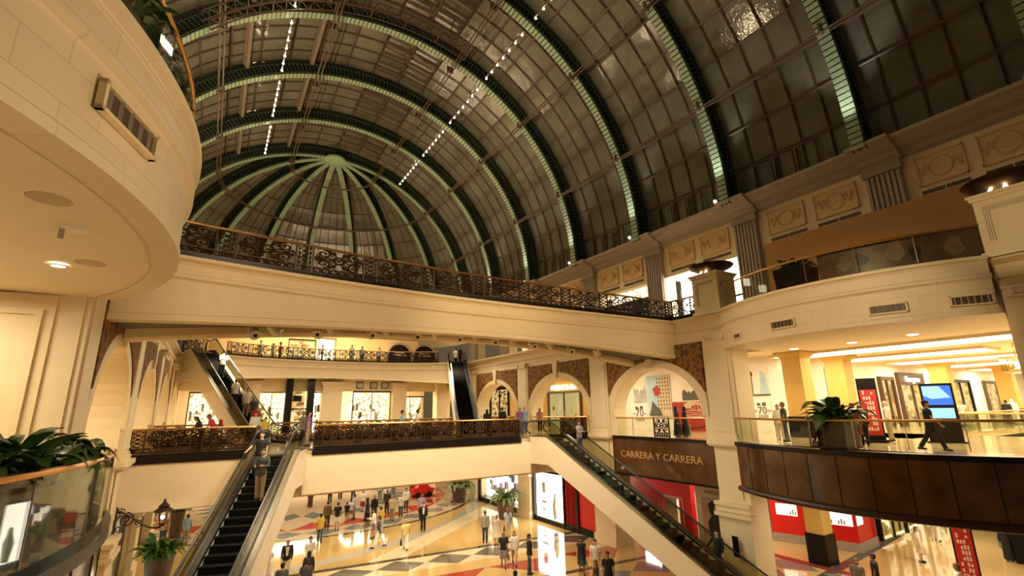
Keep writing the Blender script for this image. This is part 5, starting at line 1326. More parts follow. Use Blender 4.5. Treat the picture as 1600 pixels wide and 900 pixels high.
def body_mesh(pose):
    J = fk(pose); m = MB(); lo = J['lo']
    t = torso(J, .84, 1.47, -.006); m.add(t.v, t.f, 0, True)
    b = lambda p: bend(J, (p[0], p[1], p[2]-lo))
    m.tube([b((0,-.005,1.44)), b((0,.0,1.5)), b((0,.012,1.57))], [.062,.054,.054], 10)
    rows = [(1.525,.03,.03,.045),(1.54,.05,.06,.035),(1.575,.064,.082,.022),(1.62,.073,.094,.012),(1.66,.076,.098,.006),(1.70,.068,.088,0),(1.73,.045,.06,-.002),(1.745,.012,.015,-.002)]
    m.loft([[b(p) for p in ring((0,y,z), rx, ry, 14)] for z, rx, ry, y in rows])
    m.loft([[b(p) for p in ring((0,y,z), r, r, 6)] for z, r, y in ((1.605,.017,.112),(1.62,.016,.116),(1.655,.010,.104))])      # nose
    for s in (-1, 1): m.tube([b((s*.072,.01,1.60)), b((s*.086,.0,1.63)), b((s*.078,-.004,1.665))], [.014,.02,.013], 6)              # ears
    for s in (-1, 1):
        h, k, a = J[s,'hip'], J[s,'knee'], J[s,'ankle']
        limb(m, [h + Vector((0,0,.03)), h.lerp(k,.35), k, k.lerp(a,.3), a + (k-a)*.12, a], [.085,.078,.053,.056,.036,.036], 10)
        m.tube([a + Vector((0,-.05,-.035)), a + Vector((0,.05,-.045)), a + Vector((0,.15,-.06))], [.035,.038,.025], 8)
        sh, e, w = J[s,'sh'], J[s,'el'], J[s,'wr']
        limb(m, [sh + Vector((-s*.05,0,.02)), sh, sh.lerp(e,.5), e, e.lerp(w,.35), w], [.055,.052,.044,.036,.037,.025], 8)
        d = (w-e).normalized(); m.tube([w, w+d*.05, w+d*.095], [.026,.036,.03], 8, flat=.6)
    o = m.build('tmp', WHITE, None)
    md = o.modifiers.new('r', 'REMESH'); md.mode = 'VOXEL'; md.voxel_size = .0165; md.use_smooth_shade = True
    md2 = o.modifiers.new('s', 'SMOOTH'); md2.factor = .5; md2.iterations = 2
    dg = bpy.context.evaluated_depsgraph_get(); me = bpy.data.meshes.new_from_object(o.evaluated_get(dg))
    bm2 = MB(); bm2.add([v.co.copy() for v in me.vertices], [tuple(p.vertices) for p in me.polygons], 0, True)
    bpy.data.objects.remove(o)
    # fingers and thumb
    for s in (-1, 1):
        e, w = J[s,'el'], J[s,'wr']; d = (w-e).normalized()
        side = d.cross(Vector((s,0,0)));
        if side.length < .1: side = Vector((0,1,0))
        side.normalize(); palm = d.cross(side).normalized()*(-1 if s > 0 else 1)
        for i, L in enumerate((.062,.072,.068,.052)):
            q = w + d*.088 + side*(-.027+.018*i)
            bm2.tube([q, q+d*L*.45+palm*.006, q+d*L*.8+palm*.022, q+d*L*.95+palm*.036], [.0095,.009,.008,.006], 5)
        q = w + d*.03 + side*.028
        bm2.tube([q, q+side*.026+d*.028+palm*.012, q+side*.03+d*.058+palm*.022], [.011,.010,.007], 5)
    ob = bm2.build('body', WHITE); me = ob.data; bpy.data.objects.remove(ob); return me, J
def sleeves(m, J, frac, r0, r1):
    for s in (-1, 1):
        sh, e, w = J[s,'sh'], J[s,'el'], J[s,'wr']
        if frac <= .5: limb(m, [sh + Vector((-s*.07,0,.03)), sh, sh.lerp(e, frac*1.5)], [.066,.066,r1], 8)
        else: limb(m, [sh + Vector((-s*.07,0,.03)), sh, sh.lerp(e,.5), e, e.lerp(w,.5), e.lerp(w,.93)], [.068,.066,.058,.052,.046,r1], 8)
def legs_(m, J, frac, w=1.):
    for s in (-1, 1):
        h, k, a = J[s,'hip'], J[s,'knee'], J[s,'ankle']
        if frac > .6: pts = [h + Vector((0,0,.05)), h.lerp(k,.35), k, k.lerp(a,.5), a + (k-a)*.04]; rs = [.098*w,.094*w,.074*w,.072*w,.066*w]
        else: pts = [h + Vector((0,0,.05)), h.lerp(k,.4), h.lerp(k,.95)]; rs = [.1,.1,.088]
        limb(m, pts, rs, 10)
GARM = {}
def to_mesh(m, nm):
    o = m.build(nm, WHITE); me = o.data; bpy.data.objects.remove(o); return me
def garment(kind, pose, J):
    if (kind, pose) in GARM: return GARM[kind, pose]
    lo = J['lo']; out = []
    if kind in ('tee','long','suit'):
        m = torso(J, .84, 1.47, .014 if kind != 'suit' else .024, 0, .006); sleeves(m, J, .45 if kind == 'tee' else 1, .06, .066 if kind == 'tee' else .034)
        out.append(('shirt' if kind != 'suit' else 'jacket', to_mesh(m, kind)))
        if kind == 'suit':
            q = MB(); q.prism([(-.045,1.05-lo),(.045,1.05-lo),(.075,1.43-lo),(-.075,1.43-lo)], .128, .155, 'y'); q.v = [bend(J, p) for p in q.v]; out.append(('shirt_front', to_mesh(q, 'shirt_front')))
    elif kind in ('tr','sh'):
        m = torso(J, .84, 1.03, .006); legs_(m, J, 1 if kind == 'tr' else .5); out.append(('trousers' if kind == 'tr' else 'shorts', to_mesh(m, kind)))
    elif kind == 'sk':
        m = MB(); f = (J[-1,'knee'].y + J[1,'knee'].y)/2; m.loft([ring((0, f*t, z-lo), rx, ry, 14) for t, z, rx, ry in ((0,1.03,.155,.115),(0,.92,.185,.135),(.5,.7,.20,.15),(1,.48,.205,.165))]); out.append(('skirt', to_mesh(m, kind)))
    elif kind in ('dress','abaya','thobe'):
        m = torso(J, .92, 1.47, .018, .5)
        zl = .10 if kind != 'dress' else .52
        f = max(abs(J[-1,'ankle'].y), abs(J[1,'ankle'].y))
        m.loft([ring((0,0,z-lo), rx, ry + f*t, 16) for t, z, rx, ry in ((0,1.12,.165,.125),(0,.95,.195,.15),(.3,.75,.205,.165),(.7,(zl+.7)/2,.215,.18),(1,zl+lo,.235,.20))])
        if kind != 'dress': sleeves(m, J, 1, .07, .06)
        else: sleeves(m, J, .2, .06, .06)
        out.append(('dress' if kind == 'dress' else 'robe', to_mesh(m, kind)))
    elif kind == 'scarf':
        m = MB(); b = lambda p: bend(J, (p[0], p[1], p[2]-lo))
        rows = [(1.36,.15,.11,-.01),(1.44,.12,.10,-.01),(1.52,.09,.10,-.012),(1.60,.095,.105,-.016),(1.66,.097,.115,-.014),(1.72,.085,.10,-.012),(1.76,.05,.06,-.01),(1.772,.01,.012,-.01)]
        rr = []
        for z, rx, ry, y in rows:
            R = []
            for p in ring((0,y,z), rx, ry, 16):
                if p[1] > .055 and 1.5 < z < 1.70: p = (p[0], .055, p[2])
                R.append(b(p))
            rr.append(R)
        m.loft(rr); out.append(('headscarf', to_mesh(m, kind)))
    elif kind in ('short','longhair'):
        m = MB(); b = lambda p: bend(J, (p[0], p[1], p[2]-lo)); rr = []
        for z, rx, ry, y in [(1.55,.05,.05,-.04),(1.58,.072,.08,-.012),(1.62,.082,.098,-.004),(1.66,.087,.108,.0),(1.70,.08,.102,.0),(1.735,.058,.076,-.002),(1.758,.014,.018,-.004)]:
            R = []
            for p in ring((0,y,z), rx, ry, 16):
                lim = .02 if z < 1.66 else (.075 if z < 1.69 else 1)
                if p[1] > lim: p = (p[0]*.8, lim, p[2])
                R.append(b(p))
            rr.append(R)
        m.loft(rr)
        if kind == 'longhair':
            m.loft([[b(p) for p in ring((0,y,z), rx, ry, 10)] for z, rx, ry, y in ((1.68,.08,.04,-.06),(1.56,.088,.042,-.072),(1.45,.085,.035,-.095),(1.34,.06,.025,-.115),(1.30,.02,.012,-.118))])
        out.append(('hair', to_mesh(m, kind)))
    elif kind == 'shoes':
        for s in (-1, 1):
            a = J[s,'ankle']; m = MB(); m.tube([a + Vector((0,-.07,-.04)), a + Vector((0,-.03,-.025)), a + Vector((0,.07,-.035)), a + Vector((0,.17,-.055))], [.038,.046,.044,.026], 8); m.v = [(p[0], p[1], max(p[2], 0 if min(q[2] for q in m.v) < 0 else p[2])) for p in m.v]
            out.append(('shoe', to_mesh(m, kind)))
    elif kind == 'eyes':
        for s in (-1, 1):
            m = MB(); c = bend(J, (s*.031, .098, 1.648-lo)); m.sphere(c, .012, 6, 0, .7); out.append(('eye', to_mesh(m, 'eye')))
    GARM[kind, pose] = out; return out
POSES = {
 'stand': dict(legs=(2,2,-3,2), arms=((4,9,10,4),(-3,9,14,4))),
 'walk': dict(legs=(24,6,-20,14), arms=((-20,9,14,4),(22,9,20,4))),
 'hold': dict(legs=(3,2,-3,2), arms=((18,10,80,30),(22,10,75,30))),
 'phone': dict(legs=(2,2,-3,2), arms=((4,9,10,4),(35,22,118,-6))),
 'lean': dict(legs=(-4,0,8,10), arms=((48,8,38,12),(44,8,42,12)), lean=24),
 'rail': dict(legs=(4,2,-3,4), arms=((4,9,14,4),(32,26,30,-6))),
}
BODY = {}
PC = {'black':(.012,.011,.012),'white':(.80,.77,.70),'white2':(.72,.70,.66),'grey':(.22,.21,.20),'grey2':(.42,.40,.38),'slate':(.055,.06,.065),'slate2':(.08,.08,.085),'cream':(.66,.56,.38),'yellow':(.66,.46,.06),'pyellow':(.72,.60,.22),'brown':(.17,.095,.04),'dkbrown':(.06,.03,.018),'khaki':(.34,.26,.14),'denim':(.06,.085,.14),'ltblue':(.42,.52,.64),'blue':(.16,.30,.56),'navy':(.02,.025,.06),'lilac':(.50,.42,.58),'purple':(.22,.11,.24),'pink':(.66,.42,.38),'pink2':(.42,.17,.13),'red':(.52,.03,.03),'dkred':(.26,.015,.015),'gold':(.40,.24,.05),'dkgreen':(.02,.035,.025),'blond':(.40,.25,.09),'greyh':(.30,.28,.26)}
def cloth(c): return mat('cloth_'+c, PC[c], .8, noise=.08, scale=9)
SKIN = [mat('skin_tone', (.52,.29,.17), .5, noise=.03), mat('skin_tone_deep', (.32,.165,.09), .5, noise=.03), mat('skin_tone_fair', (.62,.38,.26), .5, noise=.03)]
EYE = mat('dark_eye', (.02,.012,.01), .2, noise=0)
_pn = [0]
def attach(me, name, par, m):
    o = bpy.data.objects.new(name, me); COL.objects.link(o); o.parent = par
    if not me.materials: me.materials.append(WHITE)
    o.material_slots[0].link = 'OBJECT'; o.material_slots[0].material = m; return o
def person(x, y, z, rz, h, pose, top, bot, hair, label, extra=''):
    if pose not in BODY: BODY[pose] = body_mesh(POSES[pose])
    me, J = BODY[pose]; _pn[0] += 1
    t = thing('person', label, 'person', (x, y, z), rad(rz)); s = h/1.75; t.scale = (s, s, s)
    attach(me, 'body', t, SKIN[(_pn[0]*7) % 3])
    def put(kind, col):
        for nm, g in garment(kind, pose, J): attach(g, nm, t, cloth('white') if nm == 'shirt_front' else cloth(col))
    for spec in (top, bot):
        if spec: k, c = spec.split(':'); put(k, c)
    if hair != 'bald':
        k, c = hair.split(':'); put({'short':'short','long':'longhair','scarf':'scarf'}[k], 'greyh' if c == 'grey' else c)
    for nm, g in garment('shoes', pose, J): attach(g, nm, t, cloth('black' if _pn[0] % 3 else 'dkbrown'))
    for nm, g in garment('eyes', pose, J): attach(g, nm, t, EYE)
    if extra.startswith('bag') and extra != 'bagstrap':
        c = extra[3:]; hd = J[-1,'hand']; c0 = hd + Vector((-.03, 0, -.10))
        a = rad(rz); w = Vector((math.cos(a)*c0.x - math.sin(a)*c0.y, math.sin(a)*c0.x + math.cos(a)*c0.y, c0.z))*s + Vector((x,y,z))
        b = thing('handbag', '%s bag carried by the %s' % ({'brown':'brown','black':'black','white':'white','cream':'cream'}[c], short_label(label)), 'bag', (w.x, w.y, w.z-.34), rad(rz))
        q = MB(); q.loft([[(-.05,-.15,0),(.05,-.15,0),(.05,.15,0),(-.05,.15,0)],[(-.055,-.16,.14),(.055,-.16,.14),(.055,.16,.14),(-.055,.16,.14)],[(-.03,-.14,.28),(.03,-.14,.28),(.03,.14,.28),(-.03,.14,.28)]], sm=False); q.build('bag_body', cloth(c), b, local=True)
        q = MB(); q.tube([(0,-.08,.27),(0,-.06,.36),(0,.06,.36),(0,.08,.27)], .009, 5); q.build('handle', cloth(c), b, local=True)
    if extra == 'backpack':
        a = rad(rz); w = Vector((math.sin(a)*.2, -math.cos(a)*.2, 1.2)) + Vector((x,y,z))
        b = thing('backpack', 'dark red backpack on the man in red at the bridge rail', 'backpack', (w.x, w.y, w.z-.2), rad(rz))
        q = MB(); q.loft([[bp_ for bp_ in ring((0,0,zz), rx, ry, 10)] for zz, rx, ry in ((0,.12,.07),(.1,.15,.09),(.3,.14,.085),(.4,.08,.05))]); q.build('bag_body', cloth('dkred'), b, local=True)
        q = MB()
        for sx in (-.09,.09): q.tube([(sx,.05,.38),(sx,.17,.34),(sx,.19,.15),(sx,.06,.04)], .012, 5)
        q.build('straps', cloth('dkred'), b, local=True)
    return t
def short_label(l):
    w = l.split()
    for stop in ('seen','with','walking','standing','holding','carrying'):
        if stop in w[2:]: w = w[:w.index(stop, 2)]
    return ' '.join(w[:9])
PEOPLE = [
(3.86, 27.56, -6.0, 172, 1.78, 'walk', 'suit:black', 'tr:cream', 'bald', 'bald man in black jacket and white shirt walking on the ground floor', ''),
(4.84, 27.27, -6.0, 170, 1.76, 'hold', 'long:white', 'tr:grey', 'short:black', 'man in white shirt holding something beside the bald man in black jacket', ''),
(4.45, 25.14, -6.0, -10, 1.62, 'stand', 'abaya:black', '', 'scarf:black', 'woman in long black robe just in front of the man in white shirt', ''),
(4.08, 23.45, -6.0, -10, 1.75, 'stand', 'tee:slate', 'tr:black', 'short:black', 'man in slate polo seen from behind at the bottom edge', ''),
(3.18, 23.66, -6.0, -8, 1.7, 'stand', 'tee:slate2', 'tr:black', 'short:black', 'man in dark grey shirt with a strap at the bottom edge left of centre', 'bagstrap'),
(2.91, 25.42, -6.0, -97, 1.74, 'stand', 'thobe:white', '', 'scarf:white', 'person in white robe half hidden by the dark escalator side', ''),
(6.43, 33.41, -6.0, -11, 1.7, 'walk', 'tee:yellow', 'tr:denim', 'short:black', 'man in yellow shirt and jeans walking away', ''),
(7.46, 36.75, -6.0, -11, 1.76, 'stand', 'long:brown', 'tr:dkbrown', 'short:black', 'man in brown jacket standing beyond the yellow shirt', ''),
(8.0, 36.15, -6.0, -12, 1.72, 'stand', 'tee:black', 'sh:white', 'short:black', 'person in black top and white shorts in the crowd', ''),
(9.12, 38.33, -6.0, -13, 1.3, 'stand', 'tee:black', 'sh:grey', 'short:black', 'small child in black beside the white shirted child', ''),
(9.45, 38.6, -6.0, -14, 1.42, 'stand', 'tee:white', 'sh:khaki', 'short:black', 'child in white shirt and khaki shorts', ''),
(9.75, 38.89, -6.0, 76, 1.7, 'stand', 'tee:ltblue', 'tr:grey', 'short:black', 'man in pale blue shirt behind the children', ''),
(10.24, 37.05, -6.0, -105, 1.66, 'stand', 'abaya:black', '', 'scarf:black', 'woman in black robe, left of the pair of robed women', ''),
(10.94, 37.78, -6.0, 164, 1.64, 'stand', 'abaya:black', '', 'scarf:black', 'woman in black robe, right of the pair of robed women', ''),
(9.44, 32.55, -6.0, 74, 1.7, 'hold', 'long:white', 'sh:purple', 'short:black', 'person in white shirt and purple shorts with a brown bag', 'bagbrown'),
(9.09, 30.22, -6.0, 73, 1.76, 'walk', 'tee:slate', 'tr:white', 'short:black', 'man in dark shirt and white trousers striding left', ''),
(10.23, 33.74, -6.0, -17, 1.6, 'walk', 'tee:yellow', 'tr:ltblue', 'short:black', 'youth in yellow behind the striding man', ''),
(11.9, 36.59, -6.0, 162, 1.74, 'stand', 'tee:cream', 'tr:khaki', 'short:grey', 'older man in cream shirt and khaki trousers', ''),
(12.32, 39.2, -6.0, -17, 1.74, 'stand', 'long:dkbrown', 'tr:black', 'short:black', 'man in dark brown behind the cream shirted man', ''),
(12.77, 37.24, -6.0, 161, 1.68, 'stand', 'tee:white', 'tr:denim', 'long:brown', 'woman in white top and jeans', ''),
(13.86, 39.24, -6.0, 161, 1.78, 'walk', 'long:white', 'tr:dkbrown', 'short:black', 'man in crisp white shirt and dark trousers walking forward', ''),
(13.79, 35.73, -6.0, 159, 1.76, 'stand', 'long:lilac', 'tr:black', 'short:black', 'man in lilac shirt behind the man on the phone', ''),
(12.67, 32.43, -6.0, 159, 1.76, 'phone', 'suit:black', 'tr:black', 'short:black', 'man in black suit holding a phone to his ear', ''),
(10.26, 28.94, -6.0, -20, 1.66, 'walk', 'tee:pyellow', 'tr:white', 'short:blond', 'woman in pale yellow carrying a dark bag', 'bagblack'),
(13.03, 41.71, -6.0, 163, 1.66, 'stand', 'tee:white', 'tr:cream', 'short:black', 'person in white at the back of the crowd under the bridge, left', ''),
(14.99, 46.03, -6.0, 162, 1.72, 'stand', 'tee:white', 'tr:grey', 'short:black', 'person in white at the back of the crowd under the bridge, right', ''),
(16.5, 45.31, -6.0, -20, 1.62, 'stand', 'dress:dkred', '', 'scarf:dkred', 'woman in dark red dress at the back', ''),
(17.98, 46.77, -6.0, -21, 1.72, 'stand', 'long:black', 'tr:black', 'long:black', 'person in black carrying a white bag at the back, left of two', ''),
(18.51, 46.81, -6.0, -22, 1.7, 'stand', 'long:black', 'tr:black', 'long:black', 'person in black at the back beside the red cart, right of two', 'bagwhite'),
(7.8, 45.53, -6.0, -10, 1.62, 'stand', 'abaya:dkbrown', '', 'scarf:dkbrown', 'woman in dark brown robe near the left end of the crowd', ''),
(9.58, 46.62, -6.0, -12, 1.74, 'walk', 'long:black', 'tr:black', 'short:black', 'man in black at the back left of the crowd', ''),
(10.66, 47.68, -6.0, -13, 1.74, 'walk', 'long:navy', 'tr:black', 'short:black', 'man in navy at the back left of the crowd', ''),
(11.54, 46.65, -6.0, 166, 1.72, 'stand', 'tee:grey', 'tr:black', 'short:black', 'man in grey tee at the back of the crowd', ''),
(13.51, 45.18, -6.0, 163, 1.7, 'stand', 'tee:ltblue', 'tr:grey', 'short:black', 'man in pale blue at the back of the crowd', ''),
(10.95, 41.06, -6.0, 165, 1.6, 'stand', 'tee:white', 'sk:dkred', 'long:brown', 'woman in white top and dark red skirt in the crowd', ''),
(18.52, 40.73, -6.0, 66, 1.68, 'stand', 'tee:white', 'sh:white', 'short:dkred', 'person in white standing by the far planter', ''),
(14.71, 27.62, -6.0, -28, 1.78, 'stand', 'long:grey2', 'tr:denim', 'short:brown', 'man in pale grey shirt and jeans seen from behind, feet apart', ''),
(14.94, 26.64, -6.0, -29, 1.66, 'stand', 'dress:white', '', 'short:blond', 'woman in white dress seen from behind', ''),
(16.43, 27.84, -6.0, -31, 1.68, 'stand', 'tee:ltblue', 'tr:cream', 'long:brown', 'woman in pale blue top with a black shoulder bag, seen from behind', 'bagblack'),
(13.36, 23.11, -6.0, 150, 1.68, 'walk', 'tee:black', 'sk:grey', 'long:blond', 'blonde woman in black top and patterned skirt with a shopping bag', 'bagbrown'),
(13.97, 23.06, -6.0, 149, 1.64, 'walk', 'tee:white', 'sh:cream', 'long:brown', 'woman in white top and short shorts beside the blonde woman', ''),
(13.82, 21.42, -6.0, -123, 1.78, 'stand', 'long:black', 'tr:denim', 'short:black', 'man in black shirt and jeans holding a paper by the bright window', ''),
(15.93, 20.09, -6.0, 142, 1.66, 'walk', 'dress:black', '', 'long:black', 'woman in black dress with a white handbag', 'bagwhite'),
(16.0, 19.14, -6.0, 140, 1.76, 'walk', 'tee:white2', 'tr:cream', 'short:black', 'man in white shirt beside the woman in black dress', ''),
(14.11, 16.91, -6.0, 50, 1.64, 'stand', 'tee:dkbrown', 'tr:black', 'long:brown', 'woman with long brown hair at the bottom edge beside the black shirted man', ''),
(15.01, 17.17, -6.0, 139, 1.76, 'stand', 'tee:black', 'tr:black', 'short:black', 'man in black tee shirt near the red floor stripe', ''),
(10.51, 17.32, -6.0, -31, 1.74, 'stand', 'long:black', 'tr:black', 'short:black', 'dark haired person cut off at the bottom edge below the shoppers', ''),
(22.69, 11.12, -6.0, 116, 1.66, 'stand', 'tee:grey', 'tr:black', 'long:brown', 'long haired woman in grey top at the lower right', ''),
(23.51, 10.85, -6.0, 25, 1.78, 'stand', 'tee:black', 'tr:black', 'short:black', 'man in printed black tee shirt beside the long haired woman', ''),
(30.78, 12.01, -6.0, -159, 1.64, 'stand', 'tee:white', 'sk:cream', 'long:brown', 'woman in white top and skirt standing under the right gallery', 'bagcream'),
(36.0, 13.07, -6.0, -70, 1.7, 'walk', 'long:white', 'tr:white', 'short:black', 'distant person in white walking into the bright shop', ''),
(35.36, 11.96, -6.0, -71, 1.72, 'stand', 'tee:white', 'tr:white', 'short:black', 'person in white trousers behind the red banner', ''),
(34.46, 9.73, -6.0, -74, 1.66, 'stand', 'abaya:black', '', 'scarf:black', 'woman in long black robe by the dark kiosk', ''),
(35.23, 9.57, -6.0, 105, 1.78, 'stand', 'tee:cream', 'tr:black', 'short:black', 'man in pale shirt at the right edge by the kiosk', ''),
(24.73, 8.58, -6.0, 19, 1.74, 'stand', 'tee:white', 'tr:grey', 'short:brown', 'man in white shirt in front of the red banner at the bottom edge', ''),
(-1.74, 38.43, -6.0, 3, 1.74, 'stand', 'tee:pink', 'tr:denim', 'short:grey', 'man in pale pink shirt near the left potted plant', ''),
(-1.39, 38.35, -6.0, 92, 1.66, 'stand', 'tee:cream', 'tr:cream', 'short:brown', 'woman in cream beside the pale pink shirt', ''),
(-0.55, 37.59, -6.0, 1, 1.74, 'stand', 'tee:blue', 'sh:khaki', 'short:black', 'man in blue shirt and khaki shorts on the left ground floor', ''),
(-0.1, 26.05, -6.0, -180, 1.74, 'stand', 'tee:cream', 'tr:khaki', 'bald', 'bald man glimpsed under the dark escalator handrail', ''),
(-0.32, 27.0, 0.02, 91, 1.62, 'lean', 'long:black', 'tr:black', 'long:black', 'person in black leaning on the lower bridge rail at left', ''),
(0.19, 27.0, 0.02, 90, 1.72, 'lean', 'tee:red', 'tr:khaki', 'short:brown', 'man in red shirt with a backpack on the lower bridge', 'backpack'),
(2.06, 30.5, 0.02, 176, 1.74, 'stand', 'long:white', 'tr:grey', 'short:black', 'man in white shirt at the foot of the distant escalator', ''),
(2.44, 29.0, 0.02, 175, 1.45, 'stand', 'tee:yellow', 'tr:denim', 'short:black', 'child in yellow on the lower bridge above the dark escalator', ''),
(4.04, 27.5, 0.02, -98, 1.74, 'stand', 'tee:grey', 'tr:black', 'short:grey', 'man in grey on the lower bridge by the dark escalator top', ''),
(4.24, 27.0, 0.02, -99, 1.72, 'stand', 'tee:purple', 'tr:khaki', 'short:black', 'man in purple on the lower bridge by the dark escalator top', ''),
(9.31, 27.5, 0.02, -109, 1.74, 'walk', 'tee:ltblue', 'tr:gold', 'short:black', 'man in pale blue shirt walking on the lower bridge', ''),
(10.05, 27.0, 0.02, -110, 1.78, 'walk', 'tee:white', 'tr:black', 'short:black', 'man in white shirt walking on the lower bridge', ''),
(15.61, 29.0, 0.02, -28, 1.64, 'stand', 'abaya:black', '', 'scarf:black', 'woman in black robe on the lower bridge by the second escalator', ''),
(17.37, 30.0, 0.02, -30, 1.78, 'stand', 'suit:black', 'tr:black', 'short:black', 'man in black suit on the lower bridge seen from behind', ''),
(17.17, 27.4, 0.02, -32, 1.74, 'stand', 'tee:purple', 'tr:denim', 'short:grey', 'man in purple shirt at the top of the cream escalator', ''),
(17.9, 28.0, 0.02, -33, 1.76, 'stand', 'tee:blue', 'tr:denim', 'short:grey', 'man in blue shirt at the top of the cream escalator', ''),
(20.18, 29.5, 0.02, -34, 1.66, 'stand', 'tee:pink2', 'tr:black', 'long:brown', 'woman in dusty pink on the lower bridge by the middle arch', ''),
(23.15, 27.5, 0.02, 50, 1.66, 'stand', 'tee:dkred', 'tr:black', 'short:brown', 'person in dark red just inside the middle arch at its right pier', ''),
(2.9, 46.2, 6.0, 176, 1.72, 'stand', 'tee:white', 'tr:cream', 'short:black', 'person in white on the far upper bridge, far left', ''),
(3.97, 47.2, 6.0, -95, 1.66, 'stand', 'tee:white', 'tr:grey', 'long:brown', 'person in white on the far upper bridge, beside the red shirt', ''),
(4.47, 46.5, 6.0, -95, 1.7, 'stand', 'tee:red', 'tr:black', 'short:black', 'person in red on the far upper bridge', ''),
(8.06, 47.0, 6.0, -100, 1.7, 'stand', 'tee:pink', 'tr:grey', 'short:black', 'person in pink on the far upper bridge before the white opening', ''),
(10.62, 46.6, 6.0, 167, 1.78, 'stand', 'thobe:white', '', 'scarf:white', 'man in white robe and headdress on the far upper bridge', ''),
(11.62, 46.8, 6.0, 166, 1.72, 'stand', 'long:ltblue', 'tr:black', 'short:black', 'man in pale blue shirt on the far upper bridge', ''),
(13.2, 46.5, 6.0, 164, 1.68, 'stand', 'tee:white', 'tr:black', 'short:black', 'person in white and black on the far upper bridge, right', ''),
(21.67, 7.4, 0.02, -161, 1.78, 'walk', 'tee:black', 'tr:black', 'short:black', 'man in black striding along the right gallery before the screens', ''),
(22.32, 12.94, 0.02, 30, 1.76, 'stand', 'tee:dkgreen', 'tr:slate', 'short:brown', 'man in dark tee shirt standing by the first yellow column', ''),
(22.82, 13.48, 0.02, 121, 1.66, 'stand', 'tee:white', 'tr:cream', 'long:brown', 'person in white beside the man in dark tee shirt', ''),
(21.42, 9.67, 0.02, -66, 1.66, 'stand', 'dress:dkred', '', 'scarf:dkred', 'woman in dark red behind the square planter', ''),
(22.25, 9.77, 0.02, -66, 1.6, 'stand', 'long:dkbrown', 'tr:black', 'long:brown', 'woman in dark brown behind the square planter', ''),
(25.55, 10.18, 0.02, 22, 1.74, 'stand', 'long:cream', 'tr:khaki', 'bald', 'man in cream shirt right of the red banner totem', ''),
(42.19, 12.5, 0.02, 107, 1.7, 'stand', 'tee:pink', 'tr:grey', 'short:brown', 'distant person in pink beyond the gallery rails', ''),
(48.57, 11.89, 0.02, -76, 1.7, 'stand', 'long:black', 'tr:black', 'short:black', 'distant person in black at the far end of the gallery', ''),
(49.13, 11.69, 0.02, -77, 1.74, 'stand', 'thobe:white', '', 'scarf:white', 'distant man in white robe at the far end of the gallery', ''),
(21.75, 18.57, 0.02, -140, 1.64, 'stand', 'abaya:black', '', 'scarf:black', 'woman in black robe before the red poster, left of two', ''),
(22.24, 18.45, 0.02, 40, 1.62, 'stand', 'abaya:black', '', 'scarf:black', 'woman in black robe before the red poster, right of two', ''),
]
for r in PEOPLE: person(*r)
def rider(top, hd, lx, ly, rz, *a):
    z = top[2] - max(0, min(6, (-ly-1.3)*math.tan(rad(30)))); an = hd
    # stand on the step under the feet
    k = max(0, math.ceil(((-ly-1.5)/10.392)*30 - .5)); zs = top[2] - 6*(k+1)/30 + .02 if ly < -1.5 else top[2] + .02
    person(top[0] + math.cos(an)*lx - math.sin(an)*ly, top[1] + math.sin(an)*lx + math.cos(an)*ly, zs, rz, *a)
rider(*L1TOP, -.2, -2.62, 160, 1.76, 'rail', 'tee:black', 'tr:denim', 'short:black', 'man in black tee shirt at the top of the dark escalator')
rider(*L1TOP, .2, -3.7, 160, 1.80, 'hold', 'long:slate', 'tr:khaki', 'short:black', 'bearded man in dark jacket riding down the dark escalator')
rider(*R1TOP, .25, -2.7, 190, 1.76, 'hold', 'tee:grey', 'tr:slate', 'short:black', 'man in grey tee shirt riding near the top of the cream escalator')
rider(*R1TOP, .0, -10.1, 100, 1.78, 'rail', 'long:black', 'tr:black', 'short:black', 'man in black near the foot of the cream escalator')
rider(*FL, .2, -4.45, 200, 1.74, 'hold', 'long:white', 'tr:black', 'short:black', 'man in white shirt and black trousers highest on the distant escalator')
rider(*FL, -.2, -8.0, 200, 1.70, 'stand', 'tee:white', 'tr:black', 'short:brown', 'person in white and black halfway down the distant escalator')
rider(*FL, .1, -9.05, 200, 1.74, 'stand', 'tee:white', 'sh:khaki', 'short:brown', 'person in white and khaki shorts on the distant escalator')
rider(*FL, .2, -9.8, 200, 1.60, 'stand', 'tee:slate', 'tr:denim', 'long:brown', 'woman in dark teal on the distant escalator')
rider(*FL, -.1, -10.9, 200, 1.66, 'stand', 'tee:red', 'sh:red', 'short:black', 'person in red low on the distant escalator')
rider(*FR, -.2, -4.4+2.2, 20, 1.74, 'stand', 'tee:white', 'tr:black', 'short:black', 'person in white near the top of the escalator by the right arches')
rider(*FR, .25, -4.0+2.2, 20, 1.74, 'stand', 'long:black', 'tr:black', 'short:black', 'person in black near the top of the escalator by the right arches')
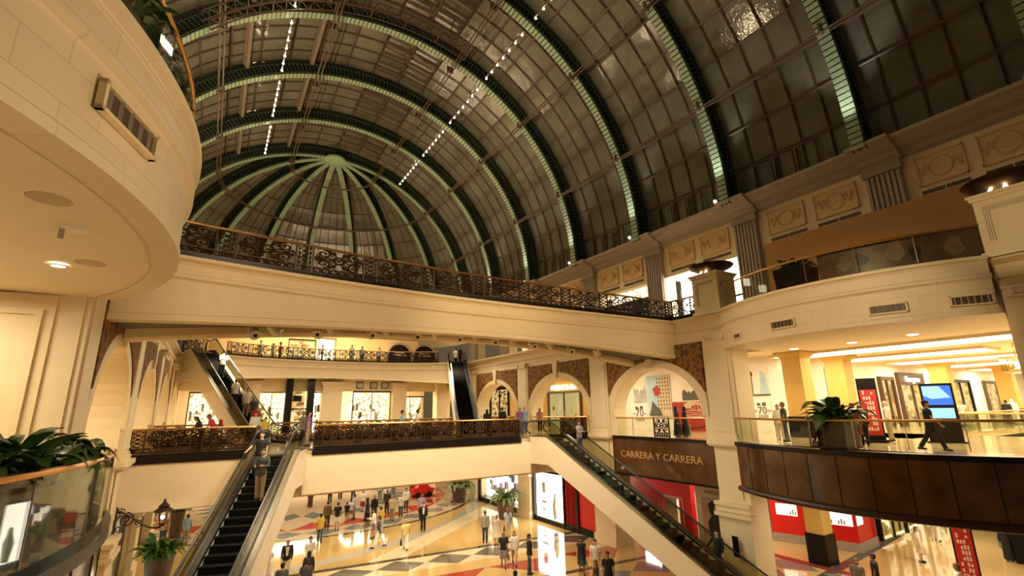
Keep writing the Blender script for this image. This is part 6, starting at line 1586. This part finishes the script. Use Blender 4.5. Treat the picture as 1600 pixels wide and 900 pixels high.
# ---------------------------------------------------------------- lamps
WH = (1,.85,.60)
for side, X in ((1, 15.6), (-1, 1.6)):
    for gi, (a, b) in enumerate(groups):
        area((X, (a+b)/2, 26.9), .5, [20, 40, 90, 190, 300, 330, 350][gi], (0, 0, 0), b-a)
spot((4.5, 3, 7.5), 3200, (5, 17.2, 5.0), 66); spot((12, 3, 7.5), 3200, (13, 17.2, 4.8), 62); spot((6, 6, 7.0), 3000, (19, 8.8, 4.2), 42); spot((9, 5, 6.5), 350, (-1, 8, 5.2), 70)  # added fill spots for the bridge face and balcony fascias, no fixtures modelled
spot((9, 5, 6.5), 1100, (20.1, 3.8, 7.0), 18)  # added spot to brighten the pedestal at the right edge
spot((3, 5, 4.2), 1500, (20.5, 16.0, 1.2), 34, WH)  # added fill for the near pier and first arch
spot((3, 5, 2.2), 900, (20.5, 15.5, -3.5), 26, WH)  # added fill for the ground storey of that pier
# gallery and walk ceilings, and lamps free in the hall
for x, y in ((24, 9), (34, 6), (44, 6), (56, 8)): area((x, y, 4.2), 3, 300, col=WH)
for y in (18.9, 27.6, 36.3, 45): area((24.5, y, 4.4), 3, 330, col=WH); area((-6.5, y, 4.4), 3, 420, col=WH)
for x in (3, 9, 15): area((x, 50, 4.4), 3, 750, col=WH); area((x, 52, 11), 3, 600)
for x in (1, 9, 17): area((x, 37, 13), 3, 240, col=WH)  # hung free in mid hall, below the vault
for x, y in ((24, 11), (30, 9), (36, 12), (26, 19), (25, 27), (-6, 20), (-6, 30), (-6, 42)): area((x, y, -1.95), 2.5, 220, col=WH)
for x in (2, 8, 14): area((x, 52, -1.6), 4, 420, col=WH)
for x in (1, 9, 17): area((x, 37.5, -1.6) if False else (x, 38.5, 5.6), 2, 420, col=WH)  # added fill in mid hall to lift the arcade faces
for x in (3, 9, 15): area((x, 28.3, -2.1), 3, 180, col=WH)      # under the lower bridge
for x in (3, 9, 15): area((x, 20.2, 4.0), 1.5, 400, col=WH)       # spotlights under the upper bridge
spot((3, 4, 2.6), 420, (-3.5, 8.5, 4.3), 95); area((-5.2, 11.5, 4.1), 2, 260, col=WH); area((-4.5, 7.5, 4.1), 2, 40, col=WH)  # spot and extra downlights added to brighten the left soffit
area((8.6, 53, 7.5), 10, 1500, (PI, 0, 0))      # uplighting of the half dome
for y in RIBY[1:]: spot((23.5, y, 13.6), 650, (23.4, y, 17.5), 70, (1,.93,.82))
for y in (14.7, 23.2, 32, 40.7): spot((-3.2, y, 9), 4200, (6, y+2, 30), 110)  # unseen left-side uplights, added to lighten the vault crown
for i, y in enumerate(RIBY[2:7]):
    t = thing('cornice_spotlight', 'small lit spotlight on the right cornice, %s from the near end' % ORD[i], 'spotlight', (24.55, y+.6, 13.45), 0, 'spotlights on the right cornice')
    m = MB(); m.lathe([(.01,0),(.14,0),(.14,.1),(.01,.1)], 10); m.build('housing', WHITE, t, local=True); m = MB(); m.tube([(-.05,0,.1),(-.16,-.04,.14)], .09, 10); m.build('lens', LITWHITE, t, local=True)
